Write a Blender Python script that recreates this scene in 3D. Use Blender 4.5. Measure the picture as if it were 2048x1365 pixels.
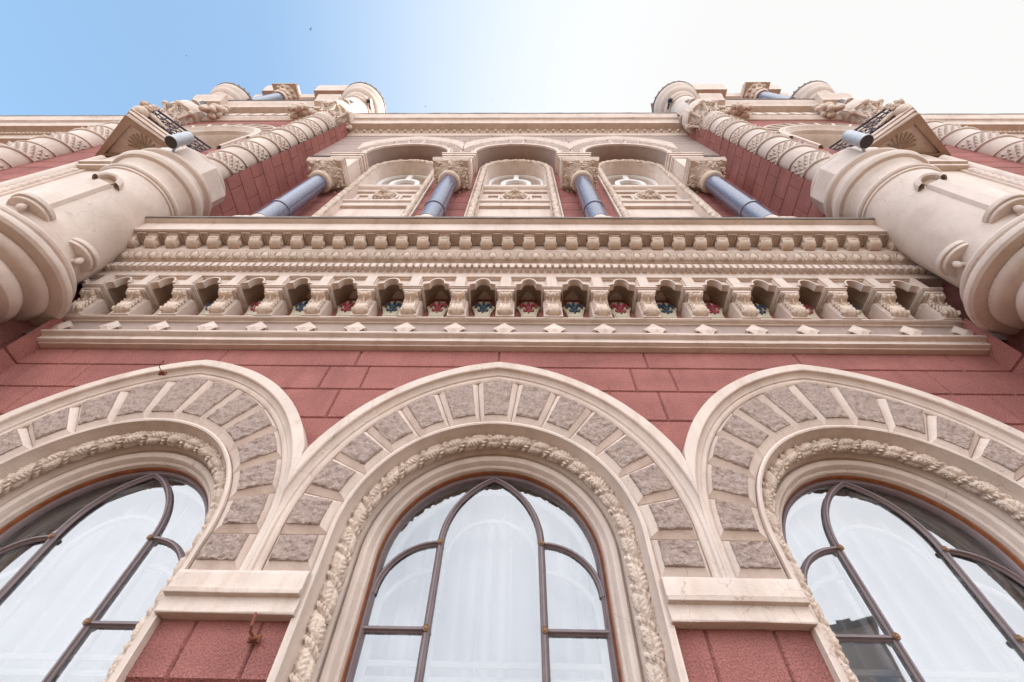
import bpy, bmesh, math, random
from mathutils import Vector, Matrix, noise
for o in list(bpy.data.objects): bpy.data.objects.remove(o)
scn = bpy.context.scene
C = scn.collection
PI = math.pi
random.seed(7)
S = 1.6            # metres per unit: 1 unit = radius of a big window arch
ZS = 4.279         # height of the arches' springing line above the ground
rad = math.radians
# ------------------------------------------------------------------ camera
pitch, yaw, roll = rad(56.344), rad(-1.816), rad(1.909)
X0, D, Z0 = 0.1933, 2.5581, -1.6742
fw = Vector((math.sin(yaw)*math.cos(pitch), math.cos(yaw)*math.cos(pitch), math.sin(pitch)))
r0 = Vector((math.cos(yaw), -math.sin(yaw), 0)); u0 = r0.cross(fw)
rt = math.cos(roll)*r0 + math.sin(roll)*u0
up = -math.sin(roll)*r0 + math.cos(roll)*u0
cd = bpy.data.cameras.new("camera"); cam = bpy.data.objects.new("camera", cd); C.objects.link(cam)
m3 = Matrix((rt, up, -fw)).transposed()
cam.matrix_world = Matrix.Translation((X0*S, -D*S, Z0*S+ZS)) @ m3.to_4x4()
cd.sensor_width = 36; cd.lens = 905.8/2048*36; cd.clip_start = 0.05; cd.clip_end = 2000
scn.camera = cam
# ------------------------------------------------------------------ light
SUN = Vector((0.712, 0.135, 0.689)).normalized()
sd = bpy.data.lights.new("sun", 'SUN'); sun = bpy.data.objects.new("sun", sd); C.objects.link(sun)
sd.energy = 2.0; sd.angle = rad(0.5); sd.color = (1.0, 0.93, 0.82)
sun.rotation_euler = SUN.to_track_quat('Z', 'Y').to_euler()
w = bpy.data.worlds.new("World"); scn.world = w; w.use_nodes = True
nt = w.node_tree; nt.nodes.clear()
out = nt.nodes.new('ShaderNodeOutputWorld'); bg = nt.nodes.new('ShaderNodeBackground')
sky = nt.nodes.new('ShaderNodeTexSky'); sky.sky_type = 'NISHITA'; sky.sun_disc = False
sky.sun_elevation = math.asin(SUN.z); sky.sun_rotation = math.atan2(SUN.x, SUN.y)
sky.air_density = 1.0; sky.dust_density = 4.0; sky.ozone_density = 0.5
bg.inputs[1].default_value = 0.095
tc = nt.nodes.new('ShaderNodeTexCoord')
dt = nt.nodes.new('ShaderNodeVectorMath'); dt.operation = 'DOT_PRODUCT'; dt.inputs[1].default_value = SUN
nt.links.new(tc.outputs['Generated'], dt.inputs[0])
mr = nt.nodes.new('ShaderNodeMapRange'); mr.interpolation_type = 'SMOOTHSTEP'
mr.inputs['From Min'].default_value = 0.28; mr.inputs['From Max'].default_value = 0.90; mr.inputs['To Min'].default_value = .03
nt.links.new(dt.outputs['Value'], mr.inputs['Value'])
hz = nt.nodes.new('ShaderNodeMixRGB'); hz.blend_type = 'MIX'
hz.inputs[2].default_value = (2.13, 2.13, 2.12, 1)      # bright thin haze round the sun
tn = nt.nodes.new('ShaderNodeMixRGB'); tn.blend_type = 'MULTIPLY'; tn.inputs[0].default_value = 1; tn.inputs[2].default_value = (.86, 1.02, .97, 1)
nt.links.new(sky.outputs[0], tn.inputs[1]); nt.links.new(tn.outputs[0], hz.inputs[1]); 
# invented bright veil in the unseen sky, added to light facade and whiten glass
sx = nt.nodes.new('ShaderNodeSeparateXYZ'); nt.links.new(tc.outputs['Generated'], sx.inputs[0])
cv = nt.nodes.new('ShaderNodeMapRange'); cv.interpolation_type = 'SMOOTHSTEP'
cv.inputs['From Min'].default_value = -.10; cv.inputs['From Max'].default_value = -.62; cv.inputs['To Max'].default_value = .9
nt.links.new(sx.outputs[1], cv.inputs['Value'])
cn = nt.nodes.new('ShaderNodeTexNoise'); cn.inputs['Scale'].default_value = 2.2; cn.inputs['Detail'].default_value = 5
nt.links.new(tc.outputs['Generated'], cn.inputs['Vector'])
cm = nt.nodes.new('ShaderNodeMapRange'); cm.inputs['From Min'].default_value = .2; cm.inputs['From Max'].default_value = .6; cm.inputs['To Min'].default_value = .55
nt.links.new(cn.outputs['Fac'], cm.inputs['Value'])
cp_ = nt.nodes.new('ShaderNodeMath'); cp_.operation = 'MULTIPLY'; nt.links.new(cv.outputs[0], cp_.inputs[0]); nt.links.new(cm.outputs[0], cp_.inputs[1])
nt.links.new(mr.outputs[0], hz.inputs[0])
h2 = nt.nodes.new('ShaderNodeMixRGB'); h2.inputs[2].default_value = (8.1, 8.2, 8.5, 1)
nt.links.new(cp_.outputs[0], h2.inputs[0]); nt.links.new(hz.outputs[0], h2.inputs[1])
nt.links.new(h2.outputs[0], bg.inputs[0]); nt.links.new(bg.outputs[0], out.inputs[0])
scn.view_settings.view_transform = 'Standard'; scn.view_settings.look = 'None'
scn.view_settings.exposure = 2.25; scn.view_settings.gamma = 1
# ------------------------------------------------------------------ materials
def mat(name, col, rough=.8, metal=0., var=0., vscale=3., bump=0., bscale=60., dirt=None, dscale=1.2, spec=.35, streak=False, crack=False, grain=0., gscale=90., band=0.):
    m = bpy.data.materials.new(name); m.use_nodes = True
    n = m.node_tree.nodes; l = m.node_tree.links
    b = n['Principled BSDF']; b.inputs['Roughness'].default_value = rough; b.inputs['Metallic'].default_value = metal
    b.inputs['Specular IOR Level'].default_value = spec
    g = n.new('ShaderNodeNewGeometry')
    base = n.new('ShaderNodeRGB'); base.outputs[0].default_value = (*col, 1); cur = base.outputs[0]
    if var:
        t = n.new('ShaderNodeTexNoise'); t.inputs['Scale'].default_value = vscale; t.inputs['Detail'].default_value = 6; t.inputs['Roughness'].default_value = .65
        l.new(g.outputs['Position'], t.inputs['Vector'])
        r = n.new('ShaderNodeMapRange'); r.inputs['From Min'].default_value = .3; r.inputs['From Max'].default_value = .7
        r.inputs['To Min'].default_value = 1-var; r.inputs['To Max'].default_value = 1+var
        l.new(t.outputs['Fac'], r.inputs['Value'])
        h = n.new('ShaderNodeVectorMath'); h.operation = 'SCALE'
        l.new(cur, h.inputs[0]); l.new(r.outputs[0], h.inputs['Scale']); cur = h.outputs[0]
    if grain:
        t = n.new('ShaderNodeTexNoise'); t.inputs['Scale'].default_value = gscale; t.inputs['Detail'].default_value = 3
        l.new(g.outputs['Position'], t.inputs['Vector'])
        r = n.new('ShaderNodeMapRange'); r.inputs['From Min'].default_value = .32; r.inputs['From Max'].default_value = .62
        r.inputs['To Min'].default_value = 1-grain; r.inputs['To Max'].default_value = 1+grain*.5
        l.new(t.outputs['Fac'], r.inputs['Value'])
        h = n.new('ShaderNodeVectorMath'); h.operation = 'SCALE'; l.new(cur, h.inputs[0]); l.new(r.outputs[0], h.inputs['Scale']); cur = h.outputs[0]
    if band:
        mp = n.new('ShaderNodeMapping'); mp.inputs['Scale'].default_value = (.55, .55, 2.4); l.new(g.outputs['Position'], mp.inputs['Vector'])
        t = n.new('ShaderNodeTexVoronoi'); t.inputs['Scale'].default_value = 1.0; l.new(mp.outputs[0], t.inputs['Vector'])
        sp_ = n.new('ShaderNodeSeparateColor'); l.new(t.outputs['Color'], sp_.inputs[0])
        r = n.new('ShaderNodeMapRange'); r.inputs['To Min'].default_value = 1-band; r.inputs['To Max'].default_value = 1+band
        l.new(sp_.outputs[0], r.inputs['Value'])
        t2 = n.new('ShaderNodeTexNoise'); t2.inputs['Scale'].default_value = .9; t2.inputs['Detail'].default_value = 8; l.new(mp.outputs[0], t2.inputs['Vector'])
        r2 = n.new('ShaderNodeMapRange'); r2.inputs['From Min'].default_value = .3; r2.inputs['From Max'].default_value = .7; r2.inputs['To Min'].default_value = 1-band; r2.inputs['To Max'].default_value = 1+band
        l.new(t2.outputs['Fac'], r2.inputs['Value'])
        h = n.new('ShaderNodeVectorMath'); h.operation = 'SCALE'; l.new(cur, h.inputs[0]); l.new(r2.outputs[0], h.inputs['Scale']); cur = h.outputs[0]
    if dirt:
        t = n.new('ShaderNodeTexNoise'); t.inputs['Scale'].default_value = dscale; t.inputs['Detail'].default_value = 9; t.inputs['Roughness'].default_value = .7
        src = g.outputs['Position']
        if streak:
            mp = n.new('ShaderNodeMapping'); mp.inputs['Scale'].default_value = (3.2, 3.2, .55); l.new(src, mp.inputs['Vector']); src = mp.outputs[0]
        l.new(src, t.inputs['Vector'])
        r = n.new('ShaderNodeMapRange'); r.inputs['From Min'].default_value = .49; r.inputs['From Max'].default_value = .76
        r.inputs['To Max'].default_value = .55
        l.new(t.outputs['Fac'], r.inputs['Value'])
        mx = n.new('ShaderNodeMixRGB'); mx.inputs[2].default_value = (*dirt, 1)
        l.new(r.outputs[0], mx.inputs[0]); l.new(cur, mx.inputs[1]); cur = mx.outputs[0]
    if crack:
        t = n.new('ShaderNodeTexVoronoi'); t.feature = 'DISTANCE_TO_EDGE'; t.inputs['Scale'].default_value = 1.3
        nz = n.new('ShaderNodeTexNoise'); nz.inputs['Scale'].default_value = 2.5; nz.inputs['Detail'].default_value = 5
        l.new(g.outputs['Position'], nz.inputs['Vector'])
        ad = n.new('ShaderNodeMixRGB'); ad.blend_type = 'ADD'; ad.inputs[0].default_value = .55
        l.new(g.outputs['Position'], ad.inputs[1]); l.new(nz.outputs['Color'], ad.inputs[2]); l.new(ad.outputs[0], t.inputs['Vector'])
        lt = n.new('ShaderNodeMath'); lt.operation = 'LESS_THAN'; lt.inputs[1].default_value = .0035
        l.new(t.outputs['Distance'], lt.inputs[0])
        n2 = n.new('ShaderNodeTexNoise'); n2.inputs['Scale'].default_value = .7; l.new(g.outputs['Position'], n2.inputs['Vector'])
        gt = n.new('ShaderNodeMath'); gt.operation = 'GREATER_THAN'; gt.inputs[1].default_value = .54; l.new(n2.outputs['Fac'], gt.inputs[0])
        ml = n.new('ShaderNodeMath'); ml.operation = 'MULTIPLY'; l.new(lt.outputs[0], ml.inputs[0]); l.new(gt.outputs[0], ml.inputs[1])
        m2 = n.new('ShaderNodeMath'); m2.operation = 'MULTIPLY'; m2.inputs[1].default_value = .4; l.new(ml.outputs[0], m2.inputs[0])
        mx = n.new('ShaderNodeMixRGB'); mx.inputs[2].default_value = (.22, .13, .09, 1)
        l.new(m2.outputs[0], mx.inputs[0]); l.new(cur, mx.inputs[1]); cur = mx.outputs[0]
    l.new(cur, b.inputs['Base Color'])
    if bump:
        t = n.new('ShaderNodeTexNoise'); t.inputs['Scale'].default_value = bscale; t.inputs['Detail'].default_value = 4
        l.new(g.outputs['Position'], t.inputs['Vector'])
        bp_ = n.new('ShaderNodeBump'); bp_.inputs['Strength'].default_value = bump; bp_.inputs['Distance'].default_value = .02
        l.new(t.outputs['Fac'], bp_.inputs['Height']); l.new(bp_.outputs[0], b.inputs['Normal'])
    return m
M = {}
M['cream'] = mat('cream_stucco', (0.605, 0.500, 0.440), .75, var=.10, vscale=1.6, bump=.25, bscale=30, dirt=(.40, .27, .20), dscale=1.5, streak=True, crack=True)
M['cream2'] = mat('carved_cream', (0.600, 0.485, 0.405), .7, var=.14, vscale=5, bump=.4, bscale=55, dirt=(.30, .18, .12), dscale=11)
M['creamT'] = mat('turret_cream', (0.605, 0.510, 0.455), .75, var=.13, vscale=1.1, bump=.25, bscale=22, dirt=(.46, .32, .26), dscale=1.2, crack=True)
M['red'] = mat('red_roughcast', (0.325, 0.130, 0.115), .9, var=.13, vscale=1.3, bump=1.0, bscale=48, dirt=(.20, .075, .07), dscale=1.3, spec=.2, streak=True, grain=.34, gscale=75, band=.14)
M['grey'] = mat('grey_brown_band', (0.345, 0.265, 0.235), .85, var=.1, vscale=2.5, bump=.2, bscale=50, dirt=(.28, .2, .18), dscale=2, streak=True)
M['rock'] = mat('rockfaced_stone', (0.345, 0.265, 0.230), .95, var=.28, vscale=22, bump=1.0, bscale=36, dirt=(.13, .085, .07), dscale=17, spec=.15)
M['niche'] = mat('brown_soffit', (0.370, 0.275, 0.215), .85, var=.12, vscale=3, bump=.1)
M['lead'] = mat('lead_flashing', (.17, .14, .125), .6, metal=.3, var=.2, vscale=5, bump=.2, bscale=12)
M['frame'] = mat('grey_painted_frame', (.165, .12, .125), .38, var=.12, vscale=8, spec=.5)
M['wood'] = mat('varnished_wood', (0.260, 0.085, 0.030), .3, var=.3, vscale=9, spec=.5)
M['bronze'] = mat('bronze_rosette', (.20, .11, .06), .4, metal=.5)
M['iron'] = mat('wrought_iron', (.05, .035, .045), .5, metal=.4)
M['rust'] = mat('rusty_iron', (.20, .07, .04), .8, var=.3, vscale=20)
M['redpaint'] = mat('crimson_enamel', (.30, .05, .065), .5, var=.25, vscale=15)
M['bluepaint'] = mat('blue_enamel', (.04, .07, .11), .5, var=.25, vscale=15)
M['shield'] = mat('pale_shield', (0.554, 0.504, 0.386), .6, var=.07, vscale=8)
M['granite'] = mat('polished_blue_granite', (.10, .105, .17), .16, var=.55, vscale=28, grain=.5, gscale=120, spec=.9)
M['lamp'] = mat('brushed_aluminium', (.40, .41, .44), .5, metal=.5, var=.15, vscale=12)
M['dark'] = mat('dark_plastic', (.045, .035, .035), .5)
M['white'] = mat('white_inner_frame', (.72, .71, .70), .6)
M['darkroom'] = mat('room_wall', (.30, .29, .27), .9)
M['pave'] = mat('pale_paving', (0.165, 0.112, 0.070), .9, var=.12, vscale=.6)
M['facade2'] = mat('opposite_facade', (0.620, 0.520, 0.440), .85, var=.1, vscale=.5)
M['feather'] = mat('dark_feathers', (.03, .03, .04), .8)
M['balk'] = mat('balcony_panels', (0.300, 0.320, 0.400), .6)
# curtains: thin white cloth
m = mat('white_voile', (.88, .88, .90), .9); M['curtain'] = m
n = m.node_tree.nodes; l = m.node_tree.links
tr = n.new('ShaderNodeBsdfTranslucent'); tr.inputs[0].default_value = (.85, .86, .9, 1)
mx = n.new('ShaderNodeMixShader'); mx.inputs[0].default_value = .3
l.new(n['Principled BSDF'].outputs[0], mx.inputs[1]); l.new(tr.outputs[0], mx.inputs[2]); l.new(mx.outputs[0], n['Material Output'].inputs[0])
def glass(name, refl, tint):
    m = bpy.data.materials.new(name); m.use_nodes = True
    n = m.node_tree.nodes; l = m.node_tree.links; n.clear()
    o = n.new('ShaderNodeOutputMaterial'); a = n.new('ShaderNodeBsdfTransparent'); a.inputs[0].default_value = (*tint, 1)
    g = n.new('ShaderNodeBsdfGlossy'); g.inputs['Roughness'].default_value = .015; g.inputs[0].default_value = (.97, .98, 1, 1)
    f = n.new('ShaderNodeFresnel'); f.inputs[0].default_value = refl
    nz = n.new('ShaderNodeTexNoise'); nz.inputs['Scale'].default_value = 1.1; nz.inputs['Detail'].default_value = 1
    gg = n.new('ShaderNodeNewGeometry'); l.new(gg.outputs['Position'], nz.inputs['Vector'])
    bb = n.new('ShaderNodeBump'); bb.inputs['Strength'].default_value = .12; bb.inputs['Distance'].default_value = .02
    l.new(nz.outputs['Fac'], bb.inputs['Height']); l.new(bb.outputs[0], g.inputs['Normal'])
    x = n.new('ShaderNodeMixShader'); l.new(f.outputs[0], x.inputs[0]); l.new(a.outputs[0], x.inputs[1]); l.new(g.outputs[0], x.inputs[2]); l.new(x.outputs[0], o.inputs[0])
    return m
M['glass'] = glass('window_glass', 2.7, (.99, .99, 1.0))
# ------------------------------------------------------------------ mesh helper
def U(x, p, z): return (x*S, -p*S, z*S)
WARP = set()
class MB:
    def __init__(s): s.v = []; s.f = []
    def add(s, vs, fs):
        o = len(s.v); s.v += vs; s.f += [tuple(i+o for i in f) for f in fs]; return s
    def box(s, x0, x1, p0, p1, z0, z1):
        return s.add([(x0,p0,z0),(x1,p0,z0),(x1,p1,z0),(x0,p1,z0),(x0,p0,z1),(x1,p0,z1),(x1,p1,z1),(x0,p1,z1)],
                     [(0,3,2,1),(4,5,6,7),(0,1,5,4),(1,2,6,5),(2,3,7,6),(3,0,4,7)])
    def prismx(s, prof, x0, x1, step=.0, jit=0.):
        """closed (p,z) profile run along x"""
        k = len(prof); nx = max(1, int(round((x1-x0)/step))) if step else 1
        vs = []
        for i in range(nx+1):
            x = x0+(x1-x0)*i/nx
            for j, (p, z) in enumerate(prof):
                a = noise.noise(Vector((x*4.1, j*3.7, 1.3)))*jit if jit else 0
                b = noise.noise(Vector((x*3.3, j*5.1, 9.7)))*jit if jit else 0
                vs.append((x, p+a, z+b))
        fs = [(i*k+j, i*k+(j+1) % k, (i+1)*k+(j+1) % k, (i+1)*k+j) for i in range(nx) for j in range(k)]
        fs += [tuple(range(k-1, -1, -1)), tuple(nx*k+j for j in range(k))]
        return s.add(vs, fs)
    def poly(s, pts, p0, p1):
        """(x,z) outline extruded in depth"""
        k = len(pts)
        vs = [(x, p0, z) for x, z in pts]+[(x, p1, z) for x, z in pts]
        fs = [tuple(range(k)), tuple(range(2*k-1, k-1, -1))]+[(i, (i+1) % k, k+(i+1) % k, k+i) for i in range(k)]
        return s.add(vs, fs)
    def plan(s, pts, z0, z1):
        k = len(pts)
        vs = [(x, p, z0) for x, p in pts]+[(x, p, z1) for x, p in pts]
        fs = [tuple(range(k)), tuple(range(2*k-1, k-1, -1))]+[(i, (i+1) % k, k+(i+1) % k, k+i) for i in range(k)]
        return s.add(vs, fs)
    def lathe(s, prof, cx=0, cp=0, n=48, rf=None):
        """(r,z) open profile about a vertical axis"""
        vs = []
        for r, z in prof:
            for i in range(n):
                a = 2*PI*i/n; rr = r if rf is None else rf(r, z, a)
                vs.append((cx+rr*math.sin(a), cp+rr*math.cos(a), z))
        fs = [(j*n+i, j*n+(i+1) % n, (j+1)*n+(i+1) % n, (j+1)*n+i) for j in range(len(prof)-1) for i in range(n)]
        fs += [tuple(range(n-1, -1, -1)), tuple((len(prof)-1)*n+i for i in range(n))]
        return s.add(vs, fs)
    def ell(s, c, r, n=10, m=7, rot=None):
        vs = []; fs = []
        for j in range(m+1):
            t = PI*j/m
            for i in range(n):
                a = 2*PI*i/n; v = Vector((r[0]*math.sin(t)*math.cos(a), r[1]*math.sin(t)*math.sin(a), r[2]*math.cos(t)))
                if rot is not None: v = rot @ v
                vs.append((c[0]+v.x, c[1]+v.y, c[2]+v.z))
        for j in range(m):
            for i in range(n): fs.append((j*n+i, j*n+(i+1) % n, (j+1)*n+(i+1) % n, (j+1)*n+i))
        return s.add(vs, fs)
    def tube(s, path, r, n=8, cap=True):
        P = [Vector(q) for q in path]; vs = []
        ref = Vector((0, 1, 0)) if max(abs((P[-1]-P[0]).normalized().y), 0) < .9 else Vector((1, 0, 0))
        for i, q in enumerate(P):
            t = (P[min(i+1, len(P)-1)]-P[max(i-1, 0)]).normalized()
            a = t.cross(ref).normalized(); b = t.cross(a).normalized()
            rr = r(i) if callable(r) else r
            ra, rb = rr if isinstance(rr, tuple) else (rr, rr)
            for j in range(n):
                th = 2*PI*j/n; vs.append(tuple(q+a*ra*math.cos(th)+b*rb*math.sin(th)))
        fs = [(i*n+j, i*n+(j+1) % n, (i+1)*n+(j+1) % n, (i+1)*n+j) for i in range(len(P)-1) for j in range(n)]
        if cap: fs += [tuple(range(n)), tuple((len(P)-1)*n+j for j in range(n))]
        return s.add(vs, fs)
    def warp(s):
        """stretch the entablature drawn on a unit scheme to its real heights and depths"""
        def pw(v, T):
            if v <= T[0][0]: return v+T[0][1]-T[0][0]
            for (a, b), (c, d) in zip(T, T[1:]):
                if v <= c: return b+(d-b)*(v-a)/(c-a)
            return v+T[-1][1]-T[-1][0]
        TZ = [(2.455,2.48),(3.03,3.14),(3.062,3.212),(3.09,3.222),(3.165,3.330),(3.205,3.365),(3.24,3.39),(3.312,3.485),(3.345,3.555),(3.436,3.69),(3.565,3.90),(3.625,3.93),(3.67,3.975)]
        TP_ = [(0,0),(.31,.25),(.336,.264),(.356,.268),(.38,.285),(.405,.318),(.412,.330),(.432,.365),(.486,.41),(.52,.425),(.62,.54),(.724,.62),(.79,.68),(.812,.695)]
        s.v = [(x, pw(p, TP_) if p > 0 else p, pw(z, TZ)) for x, p, z in s.v]; return s
    def build(s, name, mt, parent=None, loc=(0,0,0), sharp=35, bevel=0, mirror=None, weld=True):
        """loc in units; vertices are given relative to it"""
        if name in WARP: s.warp()
        if mirror is not None:
            s.v = [(mirror-x, p, z) for x, p, z in s.v]; loc = (-loc[0], loc[1], loc[2]) if False else loc
        bm = bmesh.new(); vv = [bm.verts.new(U(*v)) for v in s.v]
        for f in s.f:
            try: bm.faces.new([vv[i] for i in f])
            except ValueError: pass
        if weld: bmesh.ops.remove_doubles(bm, verts=bm.verts, dist=1e-5)
        bmesh.ops.recalc_face_normals(bm, faces=bm.faces)
        return link(bm, name, mt, parent, loc, sharp, bevel)
def link(bm, name, mt, parent=None, loc=(0,0,0), sharp=35, bevel=0):
    me = bpy.data.meshes.new(name); bm.to_mesh(me); bm.free()
    me.materials.append(M[mt]); me.polygons.foreach_set('use_smooth', [True]*len(me.polygons)); me.set_sharp_from_angle(angle=rad(sharp))
    o = bpy.data.objects.new(name, me); C.objects.link(o); o.location = U(*loc)
    if parent is not None: o.parent = parent
    if bevel:
        b = o.modifiers.new('bevel', 'BEVEL'); b.width = bevel*S; b.segments = 2; b.limit_method = 'ANGLE'; b.angle_limit = rad(40); b.harden_normals = False
    return o
def empty(name, loc, label=None, cat=None, group=None, parent=None):
    o = bpy.data.objects.new(name, None); C.objects.link(o); o.location = loc; o.empty_display_size = .3
    if label: tag(o, label, cat, group)
    if parent: o.parent = parent
    return o
def tag(o, label, cat=None, group=None):
    o['label'] = label
    if cat: o['category'] = cat
    if group: o['group'] = group
def copy(o, parent=None, loc=None, scale=None):
    c = o.copy(); C.objects.link(c)
    if parent is not None: c.parent = parent
    if loc is not None: c.location = U(*loc)
    if scale is not None: c.scale = scale
    for ch in list(kids.get(o.name, [])): 
        d = copy(ch, c); kids.setdefault(c.name, []).append(d)
    return c
kids = {}
def child(o, par): kids.setdefault(par.name, []).append(o); return o

bank = empty('ornate_bank_building', (0, 0, ZS), 'ornate red and cream stucco palace with arched windows, carved cornices and round turrets', 'building')
B = bank
W = 2.7488; CW = .5199       # bay width, corbel spacing
# ------------------------------------------------------------------ ashlar walls
def ashlar(bm, axis, courses, joints, w=.013, d=.019, normal=(0, -1, 0)):
    """cut V joints in a flat sheet. axis 0: sheet in x-z, axis 1: sheet in y-z (metres)"""
    N = Vector(normal)
    def cut(geom, co, no):
        return bmesh.ops.bisect_plane(bm, geom=geom, plane_co=co, plane_no=no, dist=1e-6)
    for z in courses:
        for dz in (-w, 0, w):
            cut(list(bm.verts)+list(bm.edges)+list(bm.faces), (0, 0, (z+dz)*S), (0, 0, 1))
    ax = Vector((1, 0, 0)) if axis == 0 else Vector((0, 1, 0))
    cs = sorted(courses)
    for (z0, z1), js in joints:
        for j in js:
            for dj in (-w, 0, w):
                fs = [f for f in bm.faces if z0*S-1e-4 < f.calc_center_median().z < z1*S+1e-4]
                g = set(fs)
                for f in fs: g.update(f.edges); g.update(f.verts)
                sg = 1 if axis == 0 else -1
                cut(list(g), ax*(sg*(j+dj)*S), ax)
    zs = [z*S for z in courses]
    mv = set()
    for v in bm.verts:
        if any(abs(v.co.z-z) < 1e-4 for z in zs): mv.add(v)
    for (z0, z1), js in joints:
        for j in js:
            sg = 1 if axis == 0 else -1
            for v in bm.verts:
                if abs(v.co[axis]-sg*j*S) < 1e-4 and (z0-w)*S-1e-3 < v.co.z < (z1+w)*S+1e-3: mv.add(v)
    for v in mv: v.co -= N*d*S
def sheet(quads, name, mt, parent, courses=(), joints=(), axis=0, normal=(0, -1, 0)):
    bm = bmesh.new()
    for q in quads: bm.faces.new([bm.verts.new(U(*c)) for c in q])
    bmesh.ops.remove_doubles(bm, verts=bm.verts, dist=1e-5)
    if courses or joints: ashlar(bm, axis, courses, joints, normal=normal)
    bmesh.ops.recalc_face_normals(bm, faces=bm.faces)
    n0 = Vector(normal); 
    if sum(f.normal.dot(n0)*f.calc_area() for f in bm.faces) < 0: bmesh.ops.reverse_faces(bm, faces=bm.faces)
    me = bpy.data.meshes.new(name); bm.to_mesh(me); bm.free(); me.materials.append(M[mt])
    o = bpy.data.objects.new(name, me); C.objects.link(o)
    if parent: o.parent = parent
    return o
def R(x0, x1, z0, z1, p): return [(x0,p,z0),(x1,p,z0),(x1,p,z1),(x0,p,z1)]
XC = .07                       # the upper storey sits a little to the right of the window axis
XL, XR = -4.71, 4.80           # inner corners with the two pavilions
ZG = -ZS/S                     # ground
ZW = 2.17
# lower wall with three arched openings, sheet at p=-.05
quads = []
NA = 28
edges = [XL]+[v for b in (-1, 0, 1) for v in (b*W-.99, b*W+.99)]+[XR]
for i in range(0, len(edges), 2): quads.append(R(edges[i], edges[i+1], ZG-.1, ZW, -.05))
for b in (-1, 0, 1):
    xs = [b*W-.99*math.cos(PI*i/NA) for i in range(NA+1)]; zz = [.99*math.sin(PI*i/NA) for i in range(NA+1)]
    for i in range(NA): quads.append([(xs[i],-.05,zz[i]),(xs[i+1],-.05,zz[i+1]),(xs[i+1],-.05,ZW),(xs[i],-.05,ZW)])
    quads.append(R(b*W-.99, b*W+.99, ZG-.1, -1.75, -.05))
cz = [-2.25, -1.86, -1.50, -1.14, -.78, .02, .38, .72, 1.08, 1.45, 1.79]
jt = [((1.79, 2.2), [-4.3, -2.75, -1.40, -.013, 1.42, 2.9, 4.38]),
      ((1.45, 1.79), [-4.5, -3.95, -1.63, -1.25, 1.24, 1.61, 4.0, 4.55]),
      ((1.08, 1.45), [-4.2, -1.42, 1.42, 4.3]), ((.72, 1.08), [-4.35, 4.4]), ((.38, .72), [-4.5, 4.5])]
for k, (a, b_) in enumerate([(-.78, -.30), (-1.14, -.78), (-1.50, -1.14), (-1.86, -1.50), (-2.25, -1.86)]):
    o_ = 0 if k % 2 == 0 else .17
    jt.append(((a, b_), [s_*v+o_*.0 for s_ in (-1, 1) for v in ((1.18, 1.54) if k % 2 == 0 else (1.10, 1.36, 1.68))]+[-4.2, 4.2]))
sheet(quads, 'street_storey_wall', 'red', B, cz, jt)
# ------------------------------------------------------------------ arch helpers
def arch_path(kind, n=40, leg=.3, r=1.0):
    """list of (ox, oz, dx, dz): centre offsets and unit outward direction, from left foot to right foot"""
    o = []
    o += [(0, -leg*(1-i/2), -1, 0) for i in range(2)]
    for i in range(n+1):
        a = PI*(1-i/n); o.append((0, 0, math.cos(a), math.sin(a)))
    o += [(0, -leg*(i/2), 1, 0) for i in range(1, 3)]
    return o
def arch_sweep(mb, cx, prof, leg=.3, n=40, z0=0, closed=False, jit=0, cpt=None):
    """(r,p) profile swept round a semicircle with straight legs"""
    path = arch_path('r', n, leg); k = len(prof); vs = []
    for i, (ox, oz, dx, dz) in enumerate(path):
        for j, (r, p) in enumerate(prof):
            a = noise.noise(Vector((i*.31+cx*7, j*2.1, .7)))*jit if jit else 0
            vs.append((cx+ox+dx*(r+a), p, z0+oz+dz*(r+a)))
    kk = k if closed else k-1
    fs = [(i*k+j, i*k+(j+1) % k, (i+1)*k+(j+1) % k, (i+1)*k+j) for i in range(len(path)-1) for j in range(kk)]
    if closed: fs += [tuple(range(k)), tuple((len(path)-1)*k+j for j in range(k))]
    mb.add(vs, fs)
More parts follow.
